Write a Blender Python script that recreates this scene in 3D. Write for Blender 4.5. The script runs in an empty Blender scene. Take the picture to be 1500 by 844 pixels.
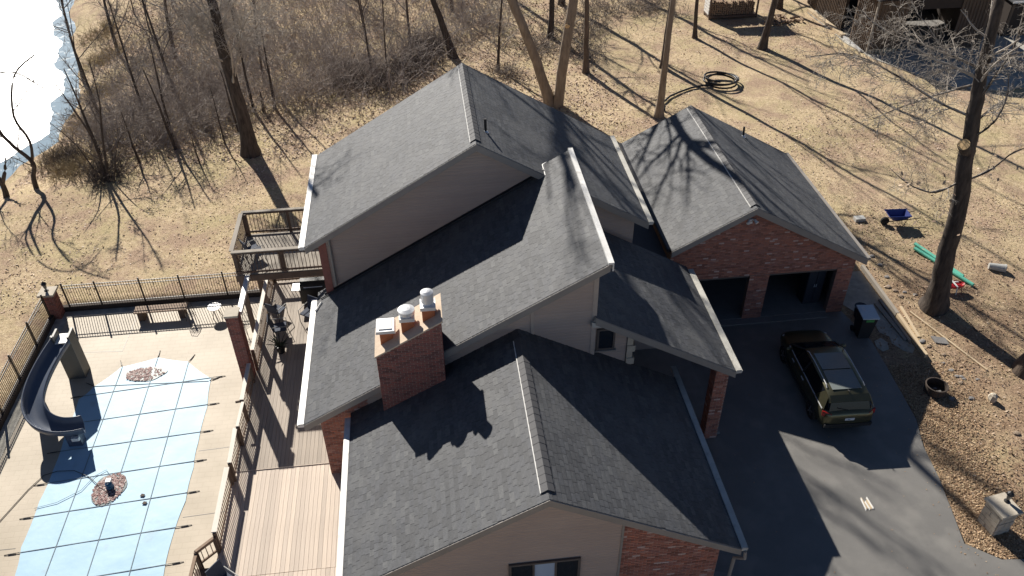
import bpy, math, random
import numpy as np
from mathutils import Vector, Matrix, Euler

S = bpy.context.scene
COL = S.collection
R = random.Random(7)
NR = np.random.default_rng(11)

# ------------------------------------------------------------------ camera
F_PX, PITCH, YAW, ROLL, CAM_H = 1218.718, .659, .109, -.012, 22.738
right = Vector((math.cos(YAW), -math.sin(YAW), 0))
fwd = Vector((math.sin(YAW) * math.cos(PITCH), math.cos(YAW) * math.cos(PITCH), -math.sin(PITCH)))
up = right.cross(fwd)
c_, s_ = math.cos(ROLL), math.sin(ROLL)
right, up = right * c_ + up * s_, up * c_ - right * s_
cam = bpy.data.objects.new('camera', bpy.data.cameras.new('camera'))
COL.objects.link(cam)
cam.matrix_world = Matrix(((right.x, up.x, -fwd.x, 0), (right.y, up.y, -fwd.y, 0), (right.z, up.z, -fwd.z, CAM_H), (0, 0, 0, 1)))
cam.data.sensor_width = 36
cam.data.lens = 36 * F_PX / 1500
cam.data.clip_end = 2000
S.camera = cam

# ------------------------------------------------------------------ light
LIGHT = Vector((.577, -1.402, -1)).normalized()
ELEV = math.asin(-LIGHT.z)
w = bpy.data.worlds.new('World')
S.world = w
w.use_nodes = True
nt = w.node_tree
sky = nt.nodes.new('ShaderNodeTexSky')
sky.sky_type = 'NISHITA'
sky.sun_disc = False
sky.sun_elevation = ELEV
sky.sun_rotation = math.atan2(-.577, 1.402)
sky.air_density = .62
sky.altitude = 3000
sky.dust_density = .3
bg = nt.nodes['Background']
bg.inputs['Strength'].default_value = .058
nt.links.new(sky.outputs['Color'], bg.inputs['Color'])
sun = bpy.data.objects.new('sun', bpy.data.lights.new('sun', 'SUN'))
COL.objects.link(sun)
sun.data.energy = 5.0
sun.data.angle = math.radians(.55)
sun.data.color = (1, .94, .85)
sun.rotation_euler = LIGHT.to_track_quat('-Z', 'Y').to_euler()
sun.location = (-20, 50, 60)
S.view_settings.view_transform = 'Standard'
S.view_settings.look = 'None'
S.view_settings.exposure = .58
S.view_settings.gamma = 1

# ------------------------------------------------------------------ helpers
W = {}


def origin(p):
    return W.get(p.name, Vector((0, 0, 0))) if p else Vector((0, 0, 0))


def tag(o, label=None, cat=None, group=None, kind=None):
    if label: o['label'] = label
    if cat: o['category'] = cat
    if group: o['group'] = group
    if kind: o['kind'] = kind
    return o


def obj(name, me, parent=None, loc=(0, 0, 0), local=False, rot=None, kind=None):
    o = bpy.data.objects.new(name, me)
    COL.objects.link(o)
    if parent: o.parent = parent
    o.location = Vector(loc) if (local or not parent) else Vector(loc) - origin(parent)
    if rot is not None: o.rotation_euler = rot
    W[o.name] = Vector(loc)
    if kind: o['kind'] = kind
    return o


def thing(name, label, cat, loc=(0, 0, 0), rotz=0, group=None):
    o = obj(name, None, None, loc)
    o.rotation_euler = (0, 0, rotz)
    o.empty_display_size = .2
    return tag(o, label, cat, group)


def copy_tree(o, parent=None):
    c = o.copy()
    COL.objects.link(c)
    if parent: c.parent = parent
    for ch in list(o.children): copy_tree(ch, c)
    return c


class MB:
    def __init__(s):
        s.v, s.f, s.m, s.r = [], [], [], []

    def face(s, pts, m=0, r=.5):
        i = len(s.v)
        s.v.extend([tuple(p) for p in pts])
        s.f.append(tuple(range(i, i + len(pts))))
        s.m.append(m); s.r.append(r)

    def box(s, lo, hi, m=0, r=.5, M=None, bevel=0):
        x0, y0, z0 = lo; x1, y1, z1 = hi
        c = [(x0, y0, z0), (x1, y0, z0), (x1, y1, z0), (x0, y1, z0), (x0, y0, z1), (x1, y0, z1), (x1, y1, z1), (x0, y1, z1)]
        if M is not None: c = [tuple(M @ Vector(p)) for p in c]
        i = len(s.v); s.v.extend(c)
        for q in ((0, 3, 2, 1), (4, 5, 6, 7), (0, 1, 5, 4), (1, 2, 6, 5), (2, 3, 7, 6), (3, 0, 4, 7)):
            s.f.append(tuple(i + k for k in q)); s.m.append(m); s.r.append(r)
        return s

    def bar(s, a, b, wd, ht, m=0, r=.5, up=(0, 0, 1)):
        a, b = Vector(a), Vector(b)
        d = (b - a).normalized(); u = Vector(up)
        sd = d.cross(u)
        if sd.length < 1e-4: sd = d.cross(Vector((1, 0, 0)))
        sd.normalize(); u = sd.cross(d)
        M = Matrix(((sd.x, d.x, u.x, a.x), (sd.y, d.y, u.y, a.y), (sd.z, d.z, u.z, a.z), (0, 0, 0, 1)))
        return s.box((-wd / 2, 0, -ht / 2), (wd / 2, (b - a).length, ht / 2), m, r, M)

    def prism(s, poly, vec, m=0, r=.5):
        """poly: list of 3-D points, extruded along vec"""
        n = len(poly); i = len(s.v); vec = Vector(vec)
        s.v.extend([tuple(p) for p in poly]); s.v.extend([tuple(Vector(p) + vec) for p in poly])
        s.f.append(tuple(i + k for k in range(n))); s.f.append(tuple(i + n + k for k in reversed(range(n))))
        for k in range(n):
            s.f.append((i + k, i + n + k, i + n + (k + 1) % n, i + (k + 1) % n))
        s.m.extend([m] * (n + 2)); s.r.extend([r] * (n + 2))
        return s

    def tube(s, pts, rad, n=8, m=0, r=.5, caps=True):
        pts = [Vector(p) for p in pts]; k = len(pts)
        if not hasattr(rad, '__len__'): rad = [rad] * k
        i = len(s.v); ref = None
        for j, p in enumerate(pts):
            t = (pts[min(j + 1, k - 1)] - pts[max(j - 1, 0)]).normalized()
            if ref is None:
                ref = t.cross(Vector((0, 0, 1)))
                if ref.length < .05: ref = t.cross(Vector((1, 0, 0)))
            ref = (ref - t * ref.dot(t)).normalized(); b = t.cross(ref)
            for q in range(n):
                a = 2 * math.pi * q / n
                s.v.append(tuple(p + (ref * math.cos(a) + b * math.sin(a)) * rad[j]))
        for j in range(k - 1):
            for q in range(n):
                s.f.append((i + j * n + q, i + j * n + (q + 1) % n, i + (j + 1) * n + (q + 1) % n, i + (j + 1) * n + q))
                s.m.append(m); s.r.append(r)
        if caps:
            s.f.append(tuple(i + q for q in reversed(range(n)))); s.f.append(tuple(i + (k - 1) * n + q for q in range(n)))
            s.m.extend([m, m]); s.r.extend([r, r])
        return s

    def lathe(s, prof, c=(0, 0, 0), n=20, m=0, r=.5):
        i = len(s.v); c = Vector(c)
        for (q, z) in prof:
            for k in range(n):
                a = 2 * math.pi * k / n
                s.v.append((c.x + q * math.cos(a), c.y + q * math.sin(a), c.z + z))
        for j in range(len(prof) - 1):
            for k in range(n):
                s.f.append((i + j * n + k, i + j * n + (k + 1) % n, i + (j + 1) * n + (k + 1) % n, i + (j + 1) * n + k))
                s.m.append(m); s.r.append(r)
        s.f.append(tuple(i + k for k in reversed(range(n)))); s.f.append(tuple(i + (len(prof) - 1) * n + k for k in range(n)))
        s.m.extend([m, m]); s.r.extend([r, r])
        return s

    def mesh(s, name, mats, smooth=False):
        me = bpy.data.meshes.new(name)
        me.from_pydata(s.v, [], s.f)
        if not isinstance(mats, (list, tuple)): mats = [mats]
        for x in mats: me.materials.append(x)
        me.polygons.foreach_set('material_index', s.m)
        a = me.attributes.new('rnd', 'FLOAT', 'FACE')
        a.data.foreach_set('value', s.r)
        if smooth: me.polygons.foreach_set('use_smooth', [True] * len(s.f))
        me.update()
        return me

    def build(s, name, mats, parent=None, smooth=False, kind=None, **kw):
        return obj(name, s.mesh(name, mats, smooth), parent, kind=kind, **kw)


def np_mesh(name, V, Q, mat, rnd=None, smooth=False):
    """fast mesh from arrays: V (n,3), Q (m,k)"""
    me = bpy.data.meshes.new(name)
    k = Q.shape[1]
    me.vertices.add(len(V)); me.vertices.foreach_set('co', V.astype(np.float32).ravel())
    me.loops.add(Q.size); me.loops.foreach_set('vertex_index', Q.astype(np.int32).ravel())
    me.polygons.add(len(Q))
    me.polygons.foreach_set('loop_start', np.arange(0, Q.size, k, dtype=np.int32))
    me.polygons.foreach_set('loop_total', np.full(len(Q), k, dtype=np.int32))
    if smooth: me.polygons.foreach_set('use_smooth', np.ones(len(Q), bool))
    for x in (mat if isinstance(mat, (list, tuple)) else [mat]): me.materials.append(x)
    if rnd is not None:
        a = me.attributes.new('rnd', 'FLOAT', 'FACE'); a.data.foreach_set('value', rnd.astype(np.float32))
    me.update(calc_edges=True); me.validate()
    return me


# ------------------------------------------------------------------ materials
def ramp(n, stops):
    r = n.new('ShaderNodeValToRGB'); e = r.color_ramp.elements
    while len(e) < len(stops): e.new(.5)
    for x, (p, c) in zip(e, stops): x.position = p; x.color = (*c, 1)
    return r


def mat(name, col, rough=.7, col2=None, scale=4, metal=0, bump=0, bscale=None, rnd=None, rndcol=None, stretch=None, detail=6, spec=.5, wear=None):
    """col..col2 by noise; rnd in ('attr','obj') mixes rndcol list by a random value of each piece"""
    m = bpy.data.materials.new(name); m.use_nodes = True
    t = m.node_tree; n, l = t.nodes, t.links
    b = n['Principled BSDF']
    b.inputs['Roughness'].default_value = rough; b.inputs['Metallic'].default_value = metal
    b.inputs['Specular IOR Level'].default_value = spec
    tc = n.new('ShaderNodeTexCoord'); mp = n.new('ShaderNodeMapping')
    l.new(tc.outputs['Object'], mp.inputs['Vector'])
    if stretch: mp.inputs['Scale'].default_value = stretch
    no = n.new('ShaderNodeTexNoise'); no.inputs['Scale'].default_value = scale; no.inputs['Detail'].default_value = detail; no.inputs['Roughness'].default_value = .65
    l.new(mp.outputs['Vector'], no.inputs['Vector'])
    c2 = col2 or tuple(x * .8 for x in col)
    r = ramp(n, [(.3, c2), (.7, col)]); l.new(no.outputs['Fac'], r.inputs['Fac'])
    out = r.outputs['Color']
    if rnd:
        if rnd == 'attr':
            a = n.new('ShaderNodeAttribute'); a.attribute_name = 'rnd'; v = a.outputs['Fac']
        else:
            a = n.new('ShaderNodeObjectInfo'); v = a.outputs['Random']
        k = len(rndcol)
        rr = ramp(n, [((i + .5) / k, c) for i, c in enumerate(rndcol)])
        l.new(v, rr.inputs['Fac'])
        mx = n.new('ShaderNodeMix'); mx.data_type = 'RGBA'; mx.blend_type = 'MULTIPLY'; mx.inputs['Factor'].default_value = 1
        l.new(out, mx.inputs['A']); l.new(rr.outputs['Color'], mx.inputs['B']); out = mx.outputs['Result']
    if wear:
        (wc, wscale, lo, hi) = wear
        n2 = n.new('ShaderNodeTexNoise'); n2.inputs['Scale'].default_value = wscale; n2.inputs['Detail'].default_value = 8
        l.new(tc.outputs['Object'], n2.inputs['Vector'])
        rr = ramp(n, [(lo, (0, 0, 0)), (hi, (1, 1, 1))]); l.new(n2.outputs['Fac'], rr.inputs['Fac'])
        mx = n.new('ShaderNodeMix'); mx.data_type = 'RGBA'
        l.new(rr.outputs['Color'], mx.inputs['Factor']); l.new(out, mx.inputs['A']); mx.inputs['B'].default_value = (*wc, 1); out = mx.outputs['Result']
    l.new(out, b.inputs['Base Color'])
    if bump:
        nb = n.new('ShaderNodeTexNoise'); nb.inputs['Scale'].default_value = bscale or scale * 6; nb.inputs['Detail'].default_value = 8
        l.new(mp.outputs['Vector'], nb.inputs['Vector'])
        bp = n.new('ShaderNodeBump'); bp.inputs['Strength'].default_value = bump; bp.inputs['Distance'].default_value = .02
        l.new(nb.outputs['Fac'], bp.inputs['Height']); l.new(bp.outputs['Normal'], b.inputs['Normal'])
    return m


G = lambda v: (v, v, v)
M = {}
M['shingle'] = mat('shingle', (.100, .104, .112), .68, (.056, .059, .065), 11, bump=.35, bscale=60, rnd='attr',
                   rndcol=[(.76, .76, .77), (.93, .92, .91), (1.05, 1.05, 1.07), (.85, .86, .89), (1.24, 1.23, 1.19)], spec=.42,
                   wear=((.11, .112, .115), .8, .5, .85))
M['ridge'] = mat('ridge_cap', (.088, .088, .092), .68, (.07, .07, .075), 3, bump=.3, bscale=60, spec=.42)
M['felt'] = mat('roof_felt', (.03, .03, .032), .9)
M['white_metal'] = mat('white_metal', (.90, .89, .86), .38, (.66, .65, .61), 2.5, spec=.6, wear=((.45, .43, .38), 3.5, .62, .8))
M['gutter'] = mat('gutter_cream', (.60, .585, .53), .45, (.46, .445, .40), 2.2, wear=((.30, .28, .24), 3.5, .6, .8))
M['fascia'] = mat('fascia', (.30, .275, .25), .6, (.25, .23, .21), 1.5)
M['siding'] = mat('siding', (.46, .365, .31), .6, (.42, .33, .28), .8, rnd='attr', rndcol=[(.97, .97, .97), (1, 1, 1), (.98, .98, .98), (1.02, 1.015, 1.01), (.955, .955, .955)])
M['trim'] = mat('trim', (.50, .42, .36), .6)
M['brick'] = mat('brick', (.49, .225, .165), .9, (.36, .155, .115), 9, bump=.4, bscale=50, rnd='attr',
                 rndcol=[(.62, .6, .6), (.85, .8, .8), (1, .95, .9), (1.1, .95, .85), (.8, .85, .95), (1.05, 1.05, 1.0), (1.3, 2.1, 2.5)])
M['brick_dark'] = mat('brick_dark', (.34, .145, .12), .9, (.25, .105, .09), 9, bump=.4, bscale=50, rnd='attr',
                      rndcol=[(.6, .6, .6), (.85, .82, .8), (1, .95, .9), (1.15, .95, .85), (.9, .9, .95)])
M['mortar'] = mat('mortar', (.44, .36, .315), .95, (.36, .29, .25), 8, bump=.3)
M['mortar_brown'] = mat('mortar_brown', (.27, .19, .155), .95, (.21, .15, .12), 8, bump=.3)
M['stone_cap'] = mat('limestone', (.56, .50, .41), .8, (.44, .39, .31), 5, bump=.3)
M['flue'] = mat('flue_clay', (.52, .17, .07), .8, (.40, .13, .055), 6)
M['cap_conc'] = mat('cap_mortar', (.62, .50, .385), .85, (.50, .40, .30), 6, bump=.3)
M['chrome'] = mat('galvanised', (.80, .81, .82), .38, (.66, .67, .69), 5, metal=.35)
M['black'] = mat('black_metal', (.018, .018, .02), .45, (.012, .012, .013), 5)
M['glass'] = mat('glass_pane', (.02, .025, .035), .06, (.015, .02, .028), 1, spec=.8)
M['blind'] = mat('window_blind', (.42, .52, .66), .35, (.38, .47, .60), 2)
M['frame'] = mat('window_frame', (.13, .11, .10), .5)
M['wood_dark'] = mat('wood_dark', (.155, .105, .075), .75, (.095, .062, .045), 3, stretch=(1, 1, .3), bump=.25)
M['deck'] = mat('deck_board', (.68, .585, .495), .7, (.54, .455, .38), 3, stretch=(4, .35, 1), bump=.25, rnd='obj',
                rndcol=[(.84, .83, .82), (1, .98, .96), (1.08, 1.06, 1.03), (.92, .91, .9)])
M['deck_old'] = mat('deck_weathered', (.47, .41, .345), .75, (.33, .285, .24), 2.5, stretch=(4, .35, 1), bump=.25, rnd='obj', rndcol=[(.86, .85, .84), (1, .98, .96), (1.06, 1.04, 1.02), (.93, .92, .91)])
M['rail_cap'] = mat('rail_cap', (.74, .68, .60), .65, (.62, .56, .48), 4, stretch=(3, .4, 1), bump=.2)
M['baluster'] = mat('baluster', (.30, .205, .14), .75, (.20, .135, .09), 5, bump=.2)
M['conc'] = None
M['asphalt'] = None
M['bark'] = mat('bark', (.165, .125, .095), .95, (.075, .056, .043), 5, stretch=(1, 1, .25), bump=1.0, bscale=14)
M['bark_pale'] = mat('bark_pale', (.30, .245, .185), .95, (.155, .12, .09), 5, stretch=(1, 1, .25), bump=1.0, bscale=14)
M['bark_dark'] = mat('bark_dark', (.115, .09, .073), .95, (.028, .022, .019), 7, stretch=(1, 1, .22), bump=1.0, bscale=12)
M['twig'] = mat('twig', (.30, .26, .225), .9, (.19, .16, .14), 2)
M['brush_twig'] = mat('brush_twig', (.47, .41, .365), .9, (.29, .25, .225), 1)
M['twig_pale'] = mat('twig_pale', (.46, .415, .36), .85, (.30, .26, .22), 2)
M['twig_dark'] = mat('twig_dark', (.15, .12, .10), .9, (.09, .07, .06), 2)
M['cutwood'] = mat('cut_wood', (.62, .43, .22), .8, (.50, .33, .16), 12)
M['lumber'] = mat('lumber', (.60, .48, .32), .75, (.48, .37, .24), 4, stretch=(1, .2, 1))
M['lumber_grey'] = mat('lumber_grey', (.36, .32, .27), .8, (.26, .23, .19), 4, stretch=(1, .2, 1))
M['leaf'] = mat('dead_leaf', (1, 1, 1), .85, (.8, .8, .8), 8, rnd='attr',
                rndcol=[(.20, .125, .08), (.34, .235, .15), (.44, .32, .205), (.52, .40, .28), (.40, .27, .20), (.60, .48, .36)])
M['leaf_bright'] = mat('dry_leaf', (1, 1, 1), .8, (.8, .8, .8), 8, rnd='attr', rndcol=[(.20, .12, .065), (.34, .215, .12), (.46, .31, .18), (.55, .39, .23), (.40, .25, .15), (.60, .45, .29)])
M['leaf_pale'] = mat('pale_leaf', (1, 1, 1), .8, (.8, .8, .8), 8, rnd='attr', rndcol=[(.22, .14, .09), (.42, .29, .20), (.60, .44, .32), (.72, .56, .43), (.50, .34, .26), (.80, .66, .52)])
M['grass_dead'] = mat('dead_weeds', (.42, .34, .21), .9, (.30, .235, .14), 4)
M['grass'] = mat('dry_grass', (1, 1, 1), .85, (.85, .85, .85), .7, rnd='attr',
                 rndcol=[(.36, .295, .16), (.46, .37, .215), (.55, .455, .285), (.32, .29, .135), (.42, .345, .205)])
M['navy'] = mat('navy_plastic', (.10, .12, .165), .33, (.08, .10, .14), 2, spec=.5)
M['slate_plastic'] = mat('grey_plastic', (.10, .105, .10), .5, (.075, .08, .078), 3)
M['cover'] = mat('pool_cover', (.40, .60, .74), .5, (.33, .53, .68), .8, spec=.3, bump=.6, bscale=1.5, wear=((.30, .41, .48), 1.3, .62, .85))
M['strap'] = mat('strap', (.25, .33, .38), .7)
M['water'] = mat('puddle_water', (.10, .145, .155), .4, (.06, .09, .10), 3, spec=.2)
M['blue_plastic'] = mat('blue_plastic', (.03, .036, .052), .6)
M['pump_blue'] = mat('pump_blue', (.03, .13, .24), .45)
M['white_plastic'] = mat('white_plastic', (.80, .79, .76), .45, (.70, .69, .66), 5)
M['iron'] = mat('bronze_iron', (.045, .035, .028), .5, (.035, .027, .022), 4)
M['car_paint'] = mat('car_paint', (.155, .148, .092), .30, (.145, .138, .085), 1, metal=.75, spec=.6)
M['car_glass'] = mat('car_glass', (.010, .012, .015), .12, (.008, .010, .013), 1, spec=.3)
M['car_roof_glass'] = mat('sunroof_glass', (.20, .225, .22), .15, (.17, .195, .19), 1, spec=1)  # pale base colour stands in for reflected sky and an inner sunblind
M['tyre'] = mat('tyre', (.02, .02, .021), .85, bump=.3)
M['rim'] = mat('wheel_rim', (.40, .40, .41), .35, metal=.8)
M['tail'] = mat('tail_lamp', (.35, .02, .02), .2, (.28, .015, .015), 4)
M['plate'] = mat('plate', (.72, .74, .76), .4)
M['car_trim'] = mat('car_trim', (.03, .03, .031), .6)
M['lid'] = mat('bin_lid', (.60, .68, .74), .45, (.52, .60, .66), 3)
M['label_green'] = mat('label_green', (.10, .42, .12), .5)
M['barrow'] = mat('barrow_blue', (.03, .05, .22), .35, (.024, .04, .17), 3)
M['pipe_green'] = mat('pipe_green', (.12, .50, .37), .45, (.10, .44, .33), 3)
M['red'] = mat('red_plastic', (.55, .025, .03), .4, (.45, .02, .025), 3)
M['rust'] = mat('rusty_steel', (.075, .055, .042), .8, (.04, .03, .025), 5, bump=.3)
M['grey_plastic'] = mat('bucket_grey', (.50, .50, .48), .5, (.42, .42, .40), 3)
M['slate'] = mat('slate', (.26, .25, .24), .8, (.19, .18, .175), 4, bump=.3)
M['rock_brown'] = mat('rock_brown', (.34, .26, .19), .9, (.22, .165, .12), 6, bump=.4)
M['shed_wood'] = mat('shed_board', (.165, .12, .085), .85, (.095, .068, .05), 3, stretch=(2, 2, .2), bump=.3, rnd='obj',
                     rndcol=[(.8, .8, .8), (1.05, 1.03, 1.0), (.92, .9, .9)])
M['shed_dark'] = mat('shed_inside', (.05, .037, .03), .9)
M['log_end'] = mat('log', (.36, .25, .16), .9, (.17, .115, .08), 9, bump=.5)
M['fabric'] = mat('chair_fabric', (.05, .065, .10), .8, (.04, .05, .08), 8)
M['floor_conc'] = mat('floor_concrete', (.26, .25, .235), .8, (.20, .19, .18), 2)
M['plant'] = mat('spiky_leaf', (.05, .06, .035), .7)
M['interior'] = mat('interior', (.22, .21, .20), .9)


def ground_mat():
    m = bpy.data.materials.new('yard_ground'); m.use_nodes = True
    t = m.node_tree; n, l = t.nodes, t.links; b = n['Principled BSDF']; b.inputs['Roughness'].default_value = .95
    b.inputs['Specular IOR Level'].default_value = .15
    tc = n.new('ShaderNodeTexCoord')

    def noise(sc, det=8, ro=.6):
        x = n.new('ShaderNodeTexNoise'); x.inputs['Scale'].default_value = sc; x.inputs['Detail'].default_value = det; x.inputs['Roughness'].default_value = ro
        l.new(tc.outputs['Object'], x.inputs['Vector']); return x.outputs['Fac']

    def mix(f, a, bb, mode='MIX'):
        x = n.new('ShaderNodeMix'); x.data_type = 'RGBA'; x.blend_type = mode
        if isinstance(f, float): x.inputs['Factor'].default_value = f
        else: l.new(f, x.inputs['Factor'])
        for k, q in (('A', a), ('B', bb)):
            if isinstance(q, tuple): x.inputs[k].default_value = (*q, 1)
            else: l.new(q, x.inputs[k])
        return x.outputs['Result']

    fine = ramp(n, [(.28, (.26, .18, .11)), (.5, (.58, .45, .285)), (.74, (.86, .72, .51))]); l.new(noise(7, 10, .75), fine.inputs['Fac'])
    base = fine.outputs['Color']
    g = ramp(n, [(.44, G(0)), (.62, G(.85))]); l.new(noise(.3, 8, .7), g.inputs['Fac'])
    gcol = ramp(n, [(.3, (.29, .24, .125)), (.7, (.64, .53, .31))]); l.new(noise(9, 8, .7), gcol.inputs['Fac'])
    base = mix(g.outputs['Color'], base, gcol.outputs['Color'])
    d = ramp(n, [(.46, G(0)), (.6, G(.85))]); l.new(noise(.42, 10, .75), d.inputs['Fac'])
    dcol = ramp(n, [(.3, (.21, .135, .095)), (.7, (.58, .42, .31))]); l.new(noise(11, 8, .7), dcol.inputs['Fac'])
    base = mix(d.outputs['Color'], base, dcol.outputs['Color'])
    xyz = n.new('ShaderNodeSeparateXYZ'); l.new(tc.outputs['Object'], xyz.inputs['Vector'])

    def rng_(o, a, b):
        x = n.new('ShaderNodeMapRange'); x.interpolation_type = 'SMOOTHSTEP'; l.new(o, x.inputs['Value']); x.inputs['From Min'].default_value = a; x.inputs['From Max'].default_value = b; return x.outputs['Result']

    def mul(a, b):
        x = n.new('ShaderNodeMath'); x.operation = 'MULTIPLY'; l.new(a, x.inputs[0]); l.new(b, x.inputs[1]); return x.outputs['Value']
    dz = ramp(n, [(.34, G(.25)), (.56, G(.95))]); l.new(noise(.8, 9, .7), dz.inputs['Fac'])
    zone = mul(mul(mul(rng_(xyz.outputs['X'], 15, 17), rng_(xyz.outputs['Y'], 34, 27)), rng_(xyz.outputs['X'], 30, 23)), dz.outputs['Color'])
    soil = ramp(n, [(.32, (.13, .085, .055)), (.5, (.30, .205, .135)), (.7, (.46, .335, .225))]); l.new(noise(9, 10, .75), soil.inputs['Fac'])
    base = mix(zone, base, soil.outputs['Color'])
    sp = ramp(n, [(.36, G(.55)), (.5, G(1.0)), (.66, G(1.25))]); l.new(noise(26, 6, .7), sp.inputs['Fac'])
    base = mix(1.0, base, sp.outputs['Color'], 'MULTIPLY')
    l.new(base, b.inputs['Base Color'])
    bp = n.new('ShaderNodeBump'); bp.inputs['Strength'].default_value = .8; bp.inputs['Distance'].default_value = .06
    l.new(noise(14, 10, .7), bp.inputs['Height']); l.new(bp.outputs['Normal'], b.inputs['Normal'])
    return m


def pave_mat():
    """stamped concrete: brick relief, buff colour"""
    m = bpy.data.materials.new('stamped_concrete'); m.use_nodes = True
    t = m.node_tree; n, l = t.nodes, t.links; b = n['Principled BSDF']; b.inputs['Roughness'].default_value = .6
    tc = n.new('ShaderNodeTexCoord')
    br = n.new('ShaderNodeTexBrick'); l.new(tc.outputs['Object'], br.inputs['Vector'])
    br.inputs['Scale'].default_value = 1; br.inputs['Brick Width'].default_value = .46; br.inputs['Row Height'].default_value = .23
    br.inputs['Mortar Size'].default_value = .012; br.inputs['Mortar Smooth'].default_value = .4
    br.inputs['Color1'].default_value = (.50, .43, .33, 1); br.inputs['Color2'].default_value = (.485, .415, .318, 1); br.inputs['Mortar'].default_value = (.465, .398, .304, 1)
    no = n.new('ShaderNodeTexNoise'); no.inputs['Scale'].default_value = .5; no.inputs['Detail'].default_value = 9; l.new(tc.outputs['Object'], no.inputs['Vector'])
    rr = ramp(n, [(.35, (.80, .78, .74)), (.65, (1.05, 1.04, 1.03))]); l.new(no.outputs['Fac'], rr.inputs['Fac'])
    mx = n.new('ShaderNodeMix'); mx.data_type = 'RGBA'; mx.blend_type = 'MULTIPLY'; mx.inputs['Factor'].default_value = 1
    l.new(br.outputs['Color'], mx.inputs['A']); l.new(rr.outputs['Color'], mx.inputs['B']); l.new(mx.outputs['Result'], b.inputs['Base Color'])
    bp = n.new('ShaderNodeBump'); bp.inputs['Strength'].default_value = .25; bp.inputs['Distance'].default_value = .008; bp.invert = True
    l.new(br.outputs['Fac'], bp.inputs['Height']); l.new(bp.outputs['Normal'], b.inputs['Normal'])
    return m


M['ground'] = ground_mat()
M['conc'] = pave_mat()
M['asphalt'] = mat('asphalt', (.195, .188, .176), .56, (.150, .146, .139), .55, bump=.4, bscale=90, spec=.55, wear=((.225, .216, .20), 1.2, .5, .75))
M['gravel'] = mat('gravel', (.56, .535, .47), .9, (.26, .25, .225), 3, bump=1, bscale=25, detail=10, wear=((.34, .33, .27), .5, .5, .7))
M['ice'] = mat('pond_ice', (.90, .92, .94), .35, (.80, .85, .89), .25, spec=.6, bump=.25, bscale=1.2)
M['ice_blue'] = mat('pond_thin_ice', (.19, .29, .38), .7, (.13, .215, .30), .8, spec=.15, wear=((.55, .62, .66), 1.6, .58, .66))

# ------------------------------------------------------------------ terrain
def ss(a, b, x):
    t = np.clip((x - a) / (b - a), 0, 1)
    return t * t * (3 - 2 * t)


def hz(x, y):
    x = np.asarray(x, float); y = np.asarray(y, float)
    wN = ss(-6, -4, x); wF = ss(-8, 4, x); k = ss(31, 34, y)
    wv = wN * (1 - k) + wF * k
    z = -.8 + .55 * wv
    shore = np.interp(y, [30, 36, 42, 45, 48, 51, 54, 58, 63, 69, 79, 95, 130], [-40, -31, -26.6, -25.2, -24.5, -23.6, -23.5, -24.1, -25.5, -27.7, -30.6, -36, -45]) + .2 * np.sin(y * .9) + .06 * np.sin(y * 3.1)
    z = z - 1.75 * ss(6, -2.5, x - shore) * ss(31, 37, y)
    return z


def hzu(x, y):  # small unevenness on top
    x = np.asarray(x, float); y = np.asarray(y, float)
    return hz(x, y) + .04 * np.sin(x * .9 + 1.3 * np.sin(y * .5)) * np.sin(y * .8) * (ss(33, 36, y) + ss(20, 22, x))


def terrain():
    xs = sorted(set(list(np.arange(-40, 60, 1.0)) + [-300, -200, -130, -90, -65, -50, 75, 100, 150, 220, 300, -17.25, -17.15]))
    ys = sorted(set(list(np.arange(6, 90, 1.0)) + [-60, -20, 100, 120, 150, 200, 300, 31.27, 31.37]))
    X, Y = np.meshgrid(xs, ys)
    Z = hzu(X, Y)
    pool = (X > -17.2) & (X < -5) & (Y < 31.3)
    Z = np.where(pool, -1.3, Z)
    edge = np.interp(Y, [8, 13.3, 14.3, 16.9, 18.3, 19.6, 22.4, 26], [22, 19, 15.8, 16.3, 16.5, 16.9, 17.1, 17.0])
    house = (X > -4.9) & (X < edge - .4) & (Y > 6) & (Y < 34.4)
    Z = np.where(house, -.36, Z)
    nx = len(xs)
    V = np.stack([X, Y, Z], -1).reshape(-1, 3)
    idx = np.arange(len(V)).reshape(X.shape)
    Q = np.stack([idx[:-1, :-1], idx[:-1, 1:], idx[1:, 1:], idx[1:, :-1]], -1).reshape(-1, 4)
    tag(obj('ground', np_mesh('ground', V, Q, M['ground'], smooth=True)), kind='structure')


terrain()


def sheet(name, pts, z, m, kind='structure', thick=.02, sub=None):
    mb = MB(); mb.prism([(x, y, z) for x, y in reversed(pts)], (0, 0, -thick))
    return tag(mb.build(name, m), kind=kind)


# driveway
drv = [(7.2, 8), (7.2, 20), (10.2, 26.2), (17.1, 26.2), (17.55, 24.0), (17.45, 22.4), (17.2, 19.6), (16.8, 18.3), (16.62, 16.9), (16.25, 15.2), (16.05, 14.3), (16.9, 13.6), (19.5, 13.35), (24, 13.3), (24, 8)]
sheet('driveway', drv, -.2, M['asphalt'], thick=.12)
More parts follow.
